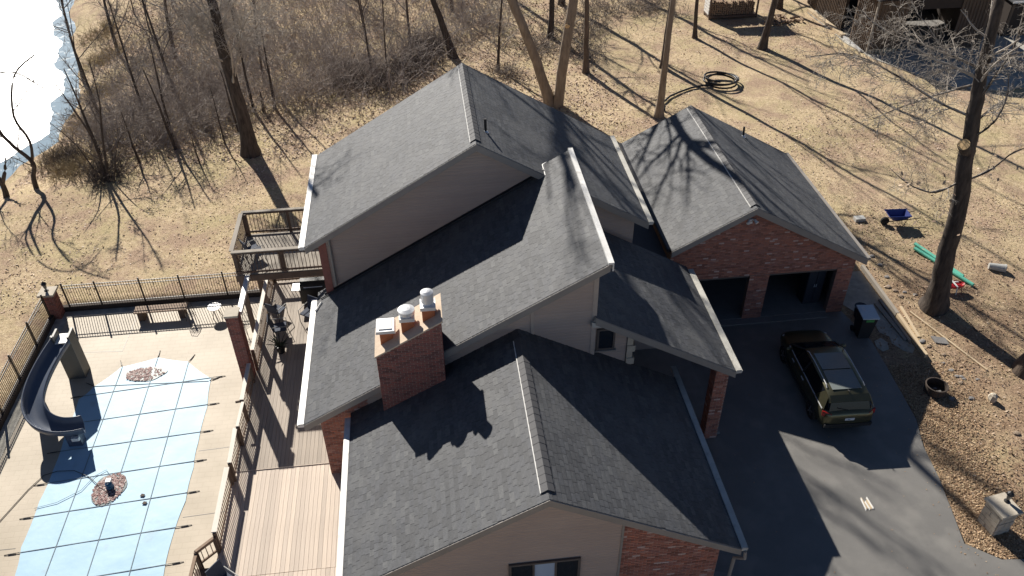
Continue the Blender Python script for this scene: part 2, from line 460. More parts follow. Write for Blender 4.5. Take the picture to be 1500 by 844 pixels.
# gravel by the garage side and the far gravel drive
sheet('gravel_strip', [(17.3, 28.7), (17.4, 26.5), (17.75, 25.9), (17.95, 25.3), (18.2, 24.9), (18.15, 24.5), (18.45, 24.2), (18.35, 23.8), (18.6, 23.3), (18.9, 23.1), (19.15, 23.4), (19.22, 25.0), (19.27, 28.7)][::-1], -.235, M['gravel'], thick=.1)
sheet('gravel_patch', [(17.7, 24.0), (18.05, 24.15), (18.2, 23.85), (18.05, 23.45), (17.75, 23.35), (17.62, 23.65)], -.236, M['gravel'], thick=.1)
sheet('gravel_drive', [(30.2, 61.5), (30.35, 55), (31.0, 51.9), (31.7, 50.8), (32.1, 50.0), (32.8, 48.9), (33.2, 47.9), (34.0, 47.0), (34.8, 46.6), (35.9, 46.2), (37.0, 46.0), (38.3, 46.3), (40, 45.6), (44, 43.5), (70, 40), (70, 70), (44, 70), (40, 64)], -.19, M['gravel'], thick=.1)
sheet('paver_patch', [(7.3, 11), (8.6, 11), (8.75, 13.9), (7.9, 14.3), (7.3, 14.1)], -.19, M['slate'], thick=.1)
mb = MB(); mb.tube([(8.15 + .42 * math.cos(a * .4), 13.4 + .55 * math.sin(a * .4), -.17) for a in range(0, 16)], .02, 6); tag(mb.build('garden_hose', M['strap']), 'thin grey hose looped on the pavers at the front corner of the house', 'hose')
# pool terrace
sheet('pool_deck', [(-17.0, 8), (-7.2, 8), (-7.2, 31.0), (-17.0, 31.0)], -.9, M['conc'], thick=.25)
mb = MB(); mb.box((-17.3, 31.15, -1.2), (-4.4, 31.33, -.62)); mb.box((-17.3, 10, -1.2), (-17.12, 31.15, -.62))
tag(mb.build('retaining_kerb', M['shed_dark']), kind='structure')
sheet('gravel_bed', [(-17.12, 30.75), (-4.4, 30.75), (-4.4, 31.15), (-17.12, 31.15)], -.885, M['gravel'], thick=.02)
sheet('gravel_bed', [(-17.12, 10), (-16.62, 10), (-16.62, 30.75), (-17.12, 30.75)], -.885, M['gravel'], thick=.02)
# control joints cut in the terrace
mb = MB()
for a, b in [((-13.55, 30.7), (-13.62, 28.1)), ((-13.62, 28.1), (-16.6, 28.35)), ((-9.4, 22.0), (-7.3, 22.1)), ((-9.4, 19.0), (-7.3, 19.1)), ((-16.6, 18.4), (-14.7, 18.4))]:
    mb.bar((a[0], a[1], -.8985), (b[0], b[1], -.8985), .025, .004)
tag(mb.build('paving_joint', M['iron']), kind='structure')
# pond
SHY = np.arange(33, 132, .4)
SHX = np.interp(SHY, [30, 36, 42, 45, 48, 51, 54, 58, 63, 69, 79, 95, 130], [-40, -31, -26.6, -25.2, -24.5, -23.6, -23.5, -24.1, -25.5, -27.7, -30.6, -36, -45])
sheet('pond', [(float(x) + 1.5, float(y)) for x, y in zip(SHX, SHY)][::-1] + [(-60, 33), (-150, 33), (-150, 131)], -2.22, M['ice_blue'], thick=.3)
gap = 1.1 + .7 * np.sin(SHY * .4 + 1) ** 2 + .16 * np.sin(SHY * 1.9) + .05 * np.sin(SHY * 6.1) + 1.0 * ss(50, 45, SHY)
sheet('pond_snow', [(float(x) - float(g_), float(y)) for x, y, g_ in zip(SHX, SHY, gap)][::-1] + [(-60, 34), (-149, 34), (-149, 131)], -2.20, M['ice'], thick=.015)

# ------------------------------------------------------------------ house helpers
SH_W = [.22, .26, .30, .34, .38, .44]
SH_E = .145


def clip_poly(poly, z0, z1):
    """convex polygon [(x,z)] clipped to z0<=z<=z1"""
    def half(p, f):
        o = []
        for i in range(len(p)):
            a, b = p[i], p[(i + 1) % len(p)]; fa, fb = f(a), f(b)
            if fa >= 0: o.append(a)
            if fa * fb < 0:
                t = fa / (fa - fb); o.append((a[0] + t * (b[0] - a[0]), a[1] + t * (b[1] - a[1])))
        return o
    p = half(poly, lambda q: q[1] - z0)
    return half(p, lambda q: z1 - q[1]) if p else p


def siding(name, poly, y, parent, m, expo=.12):
    """lap boards on a wall facing -y"""
    mb = MB(); z0 = min(p[1] for p in poly); z1 = max(p[1] for p in poly); z = z0
    while z < z1:
        q = clip_poly(poly, z, min(z + expo, z1))
        if len(q) >= 3:
            ra = R.random(); zm = z + expo * .62
            for qa, ya, yb, z_a, z_b in ((clip_poly(poly, z, min(zm, z1)), y - .024, y - .022, z, zm), (clip_poly(poly, min(zm, z1 - 1e-5), min(z + expo, z1)), y - .022, y - .002, zm, z + expo)):
                if len(qa) >= 3: mb.face([(x, ya + (yb - ya) * (zz - z_a) / (z_b - z_a), zz) for x, zz in qa], 0, ra)
            xs = [x for x, zz in q if abs(zz - z) < 1e-6]
            if len(xs) >= 2:
                a, b = min(xs), max(xs)
                mb.face([(a, y + .002, z), (b, y + .002, z), (b, y - .024, z), (a, y - .024, z)])
        z += expo
    return mb.build(name, m, parent, kind='stuff')


def xr(poly, z):
    xs = []
    for i in range(len(poly)):
        a, b = poly[i], poly[(i + 1) % len(poly)]
        if (a[1] - z) * (b[1] - z) <= 0 and a[1] != b[1]:
            xs.append(a[0] + (z - a[1]) / (b[1] - a[1]) * (b[0] - a[0]))
    return (min(xs), max(xs)) if len(xs) >= 2 else None


BRICK_ME = {}


def bricks(poly, M4, parent, m, single=0, pick=None, name='brickwork', L=.205, Hh=.062, j=.015, pale=.035):
    """running-bond bricks on a wall; wall coords (u, v) -> world by M4, -y out of the wall. `single` bricks that satisfy pick become objects"""
    mb = MB(); n1 = 0
    v0 = min(p[1] for p in poly); v1 = max(p[1] for p in poly); k = 0; v = v0
    while v < v1 - .03:
        r_ = xr(poly, min(v + Hh * .9, v1 - 1e-4)); k += 1
        if r_:
            a, b = r_; u = math.floor((a) / (L + j)) * (L + j) - (L + j) * (.5 if k % 2 else 0)
            while u < b:
                ua, ub = max(u, a), min(u + L, b)
                if ub - ua > .03:
                    pr = .008 + R.uniform(-.003, .004); q = R.random() * .84 if R.random() > pale else .97
                    if single and n1 < single and pick and pick(ua, v) and ub - ua > L * .97:
                        key = (m.name, round(q * 12))
                        if key not in BRICK_ME:
                            t = MB(); t.box((0, -.012, 0), (L, .004, Hh), 0, round(q * 12) / 12.)
                            BRICK_ME[key] = t.mesh('brick', m)
                        w_ = M4 @ Vector((ua, R.uniform(-.004, .003), v))
                        obj('brick', BRICK_ME[key], parent, w_, rot=M4.to_euler()); n1 += 1
                    else:
                        mb.box((ua, -pr, v), (ub, .004, min(v + Hh, v1)), 0, q, M4)
                u += L + j
        v += Hh + j
    if mb.f: mb.build(name, m, parent, kind='stuff')


SH_ME = {}


def slope(parent, ye0, ye1, xe, ze, xr_, zr, single=None, name='roof', thick=.16, far_mat=None):
    """roof slope whose eave runs along y at (xe, ze) and whose top runs at (xr_, zr)"""
    u = Vector((xr_ - xe, 0, zr - ze)); Ls = u.length; u.normalize(); a = Vector((0, 1, 0))
    nrm = Vector((-u.z, 0, u.x))
    if nrm.z < 0: nrm = -nrm
    O = Vector((xe, ye0, ze)); D = ye1 - ye0
    mb = MB(); mb.prism([O, O + u * Ls, O + u * Ls + a * D, O + a * D], -nrm * thick)
    e_ = nrm * .0008; mb.face([O + e_, O + u * Ls + e_, O + u * Ls + a * D + e_, O + a * D + e_], 1)
    roof = mb.build(name, [M['fascia'], M['felt']], parent)
    mb = MB(); cand = []
    flip = a.cross(u).dot(nrm) < 0

    def geo(t, s0, s1, q0, q1, th, r, OO):
        P = lambda s, q, h: OO + a * s + u * q + nrm * h
        c = [P(s0, q0, th), P(s1, q0, th), P(s1, q1, .003), P(s0, q1, .003), P(s0, q0, .001), P(s1, q0, .001), P(s1, q1, .001), P(s0, q1, .001)]
        i = len(t.v); t.v.extend([tuple(p) for p in c])
        fs = [(0, 1, 2, 3), (4, 5, 1, 0), (5, 6, 2, 1), (7, 4, 0, 3)]
        for f in fs:
            t.f.append(tuple(i + k for k in (reversed(f) if flip else f))); t.m.append(0); t.r.append(r)

    nc = int(Ls / SH_E) + 1
    for i in range(nc):
        q0 = i * SH_E; q1 = min(q0 + SH_E + .012, Ls)
        s = -R.random() * .3; tone = R.uniform(-.1, .1)
        while s < D:
            wd = R.choice(SH_W); s0, s1 = max(s, 0), min(s + wd, D)
            if s1 - s0 > .02:
                th = R.choice((.011, .012, .014)); r = min(max(R.random() * .95 + tone, 0), 1)
                full = s0 == s and s1 == s + wd and q1 - q0 > SH_E
                if single is not None and full: cand.append((single(O + a * s0 + u * q0), s0, s1, q0, q1, th, r, wd))
                else: geo(mb, s0, s1 - .009, q0, q1, th, r, O)
            s += wd
    return roof, mb, cand, geo, O, a, u, nrm


def finish(sl, chosen):
    roof, mb, cand, geo, O, a, u, nrm = sl
    for c in cand:
        if c in chosen:
            key = (round(u.x, 3), SH_W.index(c[7]), c[5], round(c[6] * 5))
            if key not in SH_ME:
                t = MB(); geo(t, 0, c[7] - .009, 0, SH_E + .012, c[5], round(c[6] * 5) / 5, Vector((0, 0, 0)))
                SH_ME[key] = t.mesh('shingle', M['shingle'])
            obj('shingle', SH_ME[key], roof, O + a * c[1] + u * c[3])
        else: geo(mb, c[1], c[2] - .009, c[3], c[4], c[5], c[6], O)
    mb.build('shingle_courses', M['shingle'], roof, kind='stuff')
    return roof


def rake(mb, y, p, q, hgt=.24, th=.035):
    """fascia board under a sloping roof edge facing the camera"""
    (x0, z0), (x1, z1) = p, q
    mb.prism([(x0, y, z0 + .0), (x1, y, z1), (x1, y, z1 - hgt), (x0, y, z0 - hgt)], (0, -th, 0))


def gutter(parent, x, y0, y1, z, m, side, wd=.17, seam=2.4):
    """box gutter with a cover; side = outward x sign"""
    mb = MB(); xa, xb = (x, x + wd) if side > 0 else (x - wd, x)
    mb.prism([(xa, y0, z - .11), (xb, y0, z - .11), (xb + .02 * side * (side > 0), y0, z), (xa - .02 * (side < 0), y0, z)], (0, y1 - y0, 0))
    g = mb.build('gutter', m, parent)
    y = y0 + .02
    mb = MB()
    while y < y1 - .2:
        e = min(y + seam, y1 - .01)
        mb.box((xa + .01, y, z + .002), (xb - .01, e - .012, z + .016)); y = e
    mb.build('gutter_cover', m, g)
    return g


def ridge_vent(parent, x, z, y0, y1, sl, sr, m_strip=True):
    """overlapping cap shingles on a raised vent along a ridge; sl, sr slopes"""
    rv = MB(); hw = .17
    prof = lambda h, k: [(x - hw * k, z - sl * hw * k + h), (x, z + h + .01), (x + hw * k, z - sr * hw * k + h)]
    p = prof(.035, 1); b = [(x - hw, z - sl * hw - .03), (x + hw, z - sr * hw - .03)]
    pts = [b[0], *p, b[1]]
    rv.prism([(q[0], y0, q[1]) for q in pts], (0, y1 - y0, 0))
    o = rv.build('ridge_vent', M['ridge'], parent)
    n = int((y1 - y0) / .26); me = None
    t = MB(); q = prof(.045, 1.06); q2 = prof(.037, 1.0)
    pts3 = [(q[0][0] - x, 0, q[0][1] - z), (q[1][0] - x, 0, q[1][1] - z), (q[2][0] - x, 0, q[2][1] - z)]
    far = [(q2[0][0] - x, .3, q2[0][1] - z), (q2[1][0] - x, .3, q2[1][1] - z), (q2[2][0] - x, .3, q2[2][1] - z)]
    t.face([pts3[0], pts3[1], far[1], far[0]]); t.face([pts3[1], pts3[2], far[2], far[1]])
    lo = [(a, 0, c - .02) for a, _, c in pts3]
    t.face([lo[0], lo[1], pts3[1], pts3[0]]); t.face([lo[1], lo[2], pts3[2], pts3[1]])
    me = t.mesh('ridge_cap', M['ridge'])
    for i in range(n): obj('ridge_cap', me, o, (x, y0 + i * (y1 - y0) / n, z + R.uniform(0, .004)))
    if m_strip:
        s = MB(); s.box((x - hw - .028, y0, z - sl * hw - .01), (x - hw - .004, y1, z - sl * hw + .034))
        s.build('vent_edge', M['white_metal'], o)  # bright sunlit left edge put in as a white strip
    return o


# ------------------------------------------------------------------ HOUSE
HX = thing('house', 'large tan sided house with steep grey shingle roofs and a brick chimney', 'house', (1.5, 20, -.25))
El, Er, Ez, Em, En, S_ = -3.208, 7.697, 2.944, 2.289, 12.935, .555
Erz = Ez + S_ * (Er - Em); Elz = Erz - S_ * (Em - El)
Bl, Bz, Bm, Bn, Bf, SB = -4.696, 2.905, 5.001, 19.163, 26.15, .569
Bt = Bz + SB * (Bm - Bl)
Al, Ar, Az, An, Af, AS = -4.751, 7.967, 5.531, 25.403, 32.365, .59
Am = (Al + Ar) / 2; At = Az + AS * (Ar - Al) / 2
Dr, Dz, Dn, Df, SD = 9.649, 3.368, 19.367, 25.35, .579
Dl = 4.72; Dt = Dz + SD * (Dr - Dl)

camp = Vector((0, 0, CAM_H))
near = lambda p: (p - camp).length
e1 = slope(HX, En, 19.55, El, Elz, Em, Erz, near)
e2 = slope(HX, En, 19.75, Er, Ez, Em, Erz, near)
allc = sorted(e1[2] + e2[2], key=lambda c: c[0])
chosen = set(allc[:300])
roofE1 = finish(e1, chosen); roofE2 = finish(e2, chosen)
roofB = finish(slope(HX, Bn, Bf, Bl, Bz, Bm, Bt), ())
roofA1 = finish(slope(HX, An, Af, Al, Az, Am, At), ())
roofA2 = finish(slope(HX, An, Af, Ar, Az, Am, At), ())
roofD = finish(slope(HX, Dn, Df, Dr, Dz, Dl, Dt), ())
ridge_vent(roofE1, Em, Erz, En + .25, 19.0, S_, S_)
ridge_vent(roofA1, Am, At, An + .25, Af - .1, AS, AS)

# walls (solid cores) and their cladding
def core(pts, y0, y1, name='wall'):
    mb = MB(); mb.prism([(x, y0, z) for x, z in pts], (0, y1 - y0, 0)); return mb.build(name, M['siding'], HX)


t_ = .17
we = core([(El + .45, -.3), (Er - .45, -.3), (Er - .45, Ez + S_ * .45 - t_ - .03), (Em, Erz - t_ - .05), (El + .45, Elz + S_ * .45 - t_ - .03)], 13.27, 19.5)
wb = core([(Bl + .45, -.3), (4.72, -.3), (4.72, Bt - SB * .28 - t_ - .05), (Bl + .45, Bz + SB * .45 - t_ - .03)], 19.52, 26.0)
wa = core([(Al + .45, -.3), (Ar - .45, -.3), (Ar - .45, Az + AS * .45 - t_ - .03), (Am, At - t_ - .05), (Al + .45, Az + AS * .45 - t_ - .03)], 25.77, Af - .35)
wd_ = core([(4.74, -.3), (5.88, -.3), (5.88, Dz + SD * (Dr - 5.88) - t_ - .05), (4.74, Dz + SD * (Dr - 4.74) - t_ - .05)], 19.72, 25.7)
zE = lambda x: (Erz - S_ * abs(x - Em)) - .2
siding('siding_boards', [(El + .47, -.25), (4.38, -.25), (4.38, zE(4.38)), (Em, zE(Em)), (El + .47, zE(El + .47))], 13.255, we, M['siding'])
zB = lambda x: Bt - SB * (Bm - x) - .2
siding('siding_boards', [(-2.6, 1.5), (4.62, 1.5), (4.62, zB(4.62)), (-2.6, zB(-2.6))], 19.505, wb, M['siding'])
zA = lambda x: At - AS * abs(x - Am) - .2
siding('siding_boards', [(Al + .6, 2.2), (Ar - .47, 2.2), (Ar - .47, zA(Ar - .47)), (Am, zA(Am)), (Al + .6, zA(Al + .6))], 25.755, wa, M['siding'])
zD = lambda x: Dz + SD * (Dr - x) - .2
siding('siding_boards', [(4.80, 2.5), (5.86, 2.5), (5.86, zD(5.86)), (4.80, zD(4.80))], 19.705, wd_, M['siding'])
# corner boards
mb = MB(); mb.box((4.62, 19.47, 3.2), (4.77, 19.515, zB(4.62) + .05)); mb.box((4.722, 19.515, 3.2), (4.77, 19.7, zB(4.62) + .05)); mb.build('corner_board', M['trim'], wb)
mb = MB(); mb.box((4.33, 13.21, 1.0), (4.395, 13.25, zE(4.36))); mb.build('corner_board', M['fascia'], we)
# brick panel on the front gable: single bricks
I4 = Matrix.Translation((0, 13.262, 0))
mb = MB(); mb.prism([(4.396, 13.262, -.3), (Er - .45, 13.262, -.3), (Er - .45, 13.262, zE(Er - .45)), (4.396, 13.262, zE(4.396))], (0, .007, 0)); mb.build('mortar', M['mortar'], we)
bricks([(4.40, -.3), (Er - .46, -.3), (Er - .46, zE(Er - .46)), (4.40, zE(4.40))], I4, we, M['brick'], 300, lambda u, v: v > 1.95)
# brick at the foot of the mid wall, left of the front wing
I4 = Matrix.Translation((0, 19.512, 0))
mb = MB(); mb.prism([(Bl + .46, 19.512, -.3), (-2.62, 19.512, -.3), (-2.62, 19.512, zB(-2.62)), (Bl + .46, 19.512, zB(Bl + .46))], (0, .007, 0)); mb.build('mortar', M['mortar'], wb)
bricks([(Bl + .46, -.3), (-2.62, -.3), (-2.62, zB(-2.62)), (Bl + .46, zB(Bl + .46))], I4, wb, M['brick'])
I4 = Matrix.Translation((0, 25.765, 0))
mb = MB(); mb.box((Al + .44, 25.70, -.3), (Al + .72, 25.765, zA(Al + .6))); mb.build('corner_pier', M['brick_dark'], wa)
mb = MB(); mb.tube([(Al + .86, 25.66, zA(Al + .9) - .05), (Al + .86, 25.66, 3.55)], .045, 8); mb.build('downspout', M['fascia'], wa)

# fascias and edge metal
mb = MB()
rake(mb, En - .002, (El, Elz - .012), (Em, Erz - .012)); rake(mb, En - .002, (Em, Erz - .012), (Er, Ez - .012))
mb.build('fascia', M['fascia'], HX)
mb = MB(); rake(mb, Bn - .002, (Bl, Bz - .012), (Bm, Bt - .012), .26); mb.build('fascia', M['fascia'], HX)
mb = MB(); rake(mb, An - .002, (Al, Az - .012), (Am, At - .012), .26); rake(mb, An - .002, (Am, At - .012), (Ar, Az - .012), .26); mb.build('fascia', M['fascia'], HX)
mb = MB(); rake(mb, Dn - .002, (Dl, Dt - .012), (Dr, Dz - .012), .26); mb.build('fascia', M['fascia'], HX)
# high edge of the mid roof: white flashing
mb = MB(); mb.box((Bm - .07, Bn - .04, Bt - .02), (Bm + .10, Bf + .02, Bt + .05)); mb.box((Bm + .06, Bn - .04, Bt - .26), (Bm + .098, Bf + .02, Bt - .021)); mb.build('edge_flashing', M['white_metal'], roofB)
mb = MB(); mb.prism([(3.98, Bf + .002, 7.6), (4.16, Bf + .002, 7.62), (4.16, Bf + .002, 7.97), (3.98, Bf + .002, 7.86)], (0, .03, 0)); mb.prism([(3.93, 25.38, 7.72), (4.02, 25.38, 7.76), (4.02, 25.38, 7.9), (3.93, 25.38, 7.84)], (0, .75, 0)); mb.build('edge_flashing', M['white_metal'], roofB)
# step flashing along the upper gable wall over the mid roof
mb = MB()
zz = lambda x: Bt - SB * (Bm - x)
mb.prism([(Bl + .3, 25.735, zz(Bl + .3) + .02), (4.0, 25.735, zz(4.0) + .02), (4.0, 25.735, zz(4.0) + .09), (Bl + .3, 25.735, zz(Bl + .3) + .09)], (0, -.03, 0))
mb.build('wall_flashing', M['black'], wa)
mb = MB(); mb.tube([(x, 25.55, zz(x) + .05) for x in (-4.55, -3.5, -1.5, .5, 2.5, 3.6)], .022, 6); mb.build('heat_cable', M['black'], roofB)
# gutters
gutter(roofE1, El, En - .02, 19.3, Elz + .02, M['white_metal'], -1)
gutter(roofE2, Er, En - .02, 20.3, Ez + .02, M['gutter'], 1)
gutter(roofB, Bl, Bn - .02, 25.7, Bz + .02, M['white_metal'], -1, .2)
gutter(roofA1, Al, An - .02, Af + .02, Az + .02, M['white_metal'], -1, .2)
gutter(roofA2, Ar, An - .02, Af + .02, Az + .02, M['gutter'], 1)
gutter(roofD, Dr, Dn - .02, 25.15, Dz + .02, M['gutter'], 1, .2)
mb = MB(); mb.tube([(Er + .1, En - .05, Ez - .08), (Er + .1, En - .12, Ez - .3), (Er - .05, 13.1, 2.3), (Er - .1, 13.1, -.2)], .05, 8); mb.build('downspout', M['fascia'], HX)
mb = MB(); mb.prism([(4.60, 19.34, 6.05), (4.80, 19.34, 6.0), (4.96, 19.34, 5.82), (4.62, 19.34, 5.86)], (0, .12, 0)); mb.build('gutter_return', M['gutter'], HX)
mb = MB(); mb.box((2.70, 19.46, 4.5), (2.80, 19.503, zB(2.75) + .02)); mb.build('corner_board', M['trim'], wb)
mb = MB(); mb.tube([(-4.5, 25.3, 3.05), (-4.62, 25.1, 2.98), (-4.7, 24.95, 2.95)], .05, 8); mb.build('downspout', M['white_metal'], HX)
# vent pipes
mb = MB(); mb.tube([(2.05, 26.75, 8.9), (2.05, 26.75, 9.52)], .05, 10); vp = mb.build('vent_pipe', M['black'], roofA2)
mb = MB(); mb.lathe([(.13, 8.92), (.11, 9.0), (.06, 9.06)], (2.05, 26.75, 0), 12); mb.build('collar', M['chrome'], vp)


def window(parent, x0, x1, z0, z1, y, panes, fr=.07):
    mb = MB()
    mb.box((x0, y - .05, z1 - fr), (x1, y + .02, z1)); mb.box((x0, y - .05, z0), (x1, y + .02, z0 + fr))
    mb.box((x0, y - .05, z0 + fr), (x0 + fr, y + .02, z1 - fr)); mb.box((x1 - fr, y - .05, z0 + fr), (x1, y + .02, z1 - fr))
    n = len(panes); pw = (x1 - x0 - 2 * fr) / n
    for i in range(1, n): mb.box((x0 + fr + i * pw - .03, y - .045, z0 + fr), (x0 + fr + i * pw + .03, y + .02, z1 - fr))
    o = mb.build('window', M['frame'], parent)
    for i, m in enumerate(panes):
        t = MB(); t.box((x0 + fr + i * pw, y - .02, z0 + fr), (x0 + fr + (i + 1) * pw, y - .008, z1 - fr)); t.build('pane', m, o)
    t = MB(); t.box((x0 - .05, y - .09, z0 - .045), (x1 + .05, y + .01, z0 - .002)); t.build('sill', M['fascia'], o)
    return o


window(we, 1.26, 3.25, 1.9, 2.95, 13.215, [M['glass'], M['blind'], M['glass']])
window(wd_, 4.86, 5.46, 4.62, 5.5, 19.665, [M['glass']])
# stone quoin beside the porch entry
mb = MB()
for i in range(12):
    z = 2.0 + i * .27; mb.box((5.885, 19.64 - .02 * (i % 2), z), (6.08 + .08 * (i % 2), 20.0, z + .255), 0, R.random())
mb.build('stone_quoin', M['stone_cap'], wd_)
# porch: floor, pillar, back wall, door
mb = MB(); mb.box((5.88, 19.8, -.3), (9.75, 25.6, -.06)); mb.build('porch_floor', M['floor_conc'], HX)
mb = MB(); mb.box((9.10, 19.66, -.3), (9.56, 20.12, 3.25)); pp = mb.build('porch_pillar', M['mortar'], HX)
for k in range(4):
    M4 = Matrix.Translation((9.33, 19.89, 0)) @ Matrix.Rotation(k * math.pi / 2, 4, 'Z') @ Matrix.Translation((-.23, -.232, 0))
    bricks([(0, -.25), (.46, -.25), (.46, 3.2), (0, 3.2)], M4, pp, M['brick'])
mb = MB(); mb.box((5.9, 24.4, 0), (6.9, 24.5, 2.1)); mb.build('door', M['wood_dark'], HX)
mb = MB(); mb.box((5.89, 24.52, -.06), (9.0, 24.62, 3.3)); mb.build('wall', M['siding'], HX)
# infill roof between upper wing and garage
mb = MB(); mb.box((7.55, 25.4, 3.2), (9.05, 34, 3.42)); mb.build('valley_roof', M['ridge'], HX)

# chimney with sloping cap and three flues
ch = MB(); cx0, cx1, cy0, cy1 = -2.06, -.05, 18.85, 20.1
ct = lambda x: 5.84 + (x - cx0) * (6.98 - 5.84) / (cx1 - cx0)
ch.prism([(cx0, cy0, 2.6), (cx1, cy0, 2.6), (cx1, cy0, ct(cx1)), (cx0, cy0, ct(cx0))], (0, cy1 - cy0, 0))
chim = ch.build('chimney', M['mortar'], HX)
bricks([(0, 2.7), (cx1 - cx0, 2.7), (cx1 - cx0, ct(cx1)), (0, ct(cx0))], Matrix.Translation((cx0, cy0 - .001, 0)), chim, M['brick_dark'], pale=0)
for xx, sg in ((cx0, -1), (cx1, 1)):
    M4 = Matrix.Translation((xx, cy1 if sg < 0 else cy0, 0)) @ Matrix.Rotation(-sg * -math.pi / 2, 4, 'Z')
    bricks([(0, 2.7), (cy1 - cy0, 2.7), (cy1 - cy0, ct(xx) - .03), (0, ct(xx) - .03)], M4, chim, M['brick_dark'], pale=0)
cap = MB(); o_ = .05
cap.prism([(cx0 - o_, cy0 - o_, ct(cx0 - o_)), (cx1 + o_, cy0 - o_, ct(cx1 + o_)), (cx1 + o_, cy0 - o_, ct(cx1 + o_) + .06), (cx0 - o_, cy0 - o_, ct(cx0 - o_) + .06)], (0, cy1 - cy0 + 2 * o_, 0))
cap.build('chimney_cap', M['cap_conc'], chim)
for i, fx in enumerate((-1.72, -1.05, -.40)):
    fl = MB(); fl.box((fx - .19, 19.22, ct(fx) - .1), (fx + .19, 19.62, ct(fx) + .42)); f_ = fl.build('flue', M['flue'], chim)
    zt = ct(fx) + .42
    if i == 0:
        t = MB(); t.prism([(fx - .30, 19.12, zt + .02), (fx + .30, 19.12, zt + .02), (fx + .26, 19.12, zt + .13), (fx - .26, 19.12, zt + .13)], (0, .62, 0)); o2 = t.build('flue_cover', M['chrome'], chim)
        t = MB(); t.box((fx - .2, 19.2, zt + .131), (fx + .2, 19.66, zt + .16)); t.build('cover_lid', M['white_metal'], o2)
    else:
        t = MB(); hh = .12 if i == 1 else .34; rr = .25 if i == 1 else .19
        t.box((fx - .23, 19.19, zt - .03), (fx + .23, 19.65, zt + .09)); t.lathe([(rr * .75, .09), (rr * .75, .16), (rr, .17), (rr, .17 + hh), (rr * .5, .22 + hh), (.02, .235 + hh)], (fx, 19.42, zt), 24)
        t.build('flue_cover', M['chrome'], chim)

# ------------------------------------------------------------------ GARAGE
GX = thing('garage', 'brick garage wing with two open doors and a shingled gable roof', 'garage', (12.6, 30, -.25))
Fl, Fr, Fz, Fn, Ff, Fm, FS = 9.117, 17.426, 2.769, 25.697, 34.684, 12.262, .556
Ft = Fz + FS * (Fr - Fm); Flz = Ft - FS * (Fm - Fl)
r1 = finish(slope(GX, Fn, Ff, Fl, Flz, Fm, Ft), ())
r2 = finish(slope(GX, Fn, Ff, Fr, Fz, Fm, Ft), ())
ridge_vent(r1, Fm, Ft, Fn + .2, Ff - .1, FS, FS)
mb = MB(); rake(mb, Fn - .002, (Fl, Flz - .012), (Fm, Ft - .012), .28); rake(mb, Fn - .002, (Fm, Ft - .012), (Fr, Fz - .012), .28); mb.build('fascia', M['fascia'], GX)
gutter(r2, Fr, Fn, Ff, Fz + .02, M['fascia'], 1, .12)
gutter(r1, Fl, Fn + .1, Ff, Flz + .02, M['black'], -1, .14)  # black puts the shadow on this gutter into its colour
gy = 26.0
zF = lambda x: Ft - FS * abs(x - Fm) - .2
xl, xr2 = 9.2, 17.12
wall = MB()
wall.prism([(xl, gy, 2.15), (xr2, gy, 2.15), (xr2, gy, zF(xr2)), (Fm, gy, zF(Fm)), (xl, gy, zF(xl))], (0, .22, 0))
for a, b in ((xl, 10.5), (12.68, 13.5), (16.42, xr2)): wall.box((a, gy, -.25), (b, gy + .22, 2.149))
wall.box((xl, gy + .22, -.25), (xl + .2, 34.3, 3.72)); wall.box((xr2 - .2, gy + .22, -.25), (xr2, 34.3, 2.75)); wall.prism([(xl + .2, 34.1, -.25), (xr2 - .2, 34.1, -.25), (xr2 - .2, 34.1, 2.7), (Fm, 34.1, Ft - .22), (xl + .2, 34.1, 3.72)], (0, .2, 0))
gw = wall.build('wall', M['mortar_brown'], GX)
I4 = Matrix.Translation((0, gy - .001, 0))
bricks([(xl, 2.16), (xr2, 2.16), (xr2, zF(xr2)), (Fm, zF(Fm)), (xl, zF(xl))], I4, gw, M['brick'])
for a, b in ((xl, 10.5), (12.68, 13.5), (16.42, xr2)):
    bricks([(a, -.25), (b, -.25), (b, 2.15), (a, 2.15)], I4, gw, M['brick'])
for xx in (10.5, 13.5):
    bricks([(0, -.25), (.22, -.25), (.22, 2.15), (0, 2.15)], Matrix.Translation((xx + .001, gy, 0)) @ Matrix.Rotation(math.pi / 2, 4, 'Z'), gw, M['brick'])
mb = MB(); mb.box((xl + .2, gy + .0, -.28), (xr2 - .2, 34.1, -.12)); mb.box((10.5, gy - .35, -.3), (16.42, gy - .003, -.14)); mb.build('floor_slab', M['interior'], GX)
mb = MB()
for a, b in ((10.5, 12.68), (13.5, 16.42)): mb.box((a, gy + .03, 2.05), (b, gy + .2, 2.148))
mb.build('door_header', M['frame'], GX)
for a, b in ((10.55, 12.63), (13.55, 16.37)):
    for k in range(4):
        t = MB(); t.box((a, gy + .5 + k * .55, 2.16), (b, gy + 1.03 + k * .55, 2.2)); t.build('door_panel', M['fascia'], GX)
mb = MB(); mb.tube([(14.77, 33.9, 4.1), (14.74, 33.92, 4.75)], .05, 10); vp = mb.build('vent_pipe', M['black'], r2)
mb = MB(); mb.lathe([(.13, 4.12), (.11, 4.25), (.06, 4.34)], (14.77, 33.9, 0), 12); mb.build('collar', M['chrome'], vp)
# floodlight on the gable
mb = MB(); mb.lathe([(.07, 0), (.07, .05)], (12.2, 25.93, 4.95), 12); fl = mb.build('flood_light', M['white_plastic'], GX)
for dx in (-.12, .12):
    t = MB(); t.tube([(12.2 + dx * .4, 25.95, 4.98), (12.2 + dx, 25.82, 5.0), (12.2 + dx * 1.5, 25.7, 4.94)], [.03, .05, .075], 12); t.build('lamp_head', M['white_plastic'], fl)
t = MB(); t.box((12.15, 25.84, 4.84), (12.25, 25.93, 4.93)); t.build('sensor', M['white_plastic'], fl)
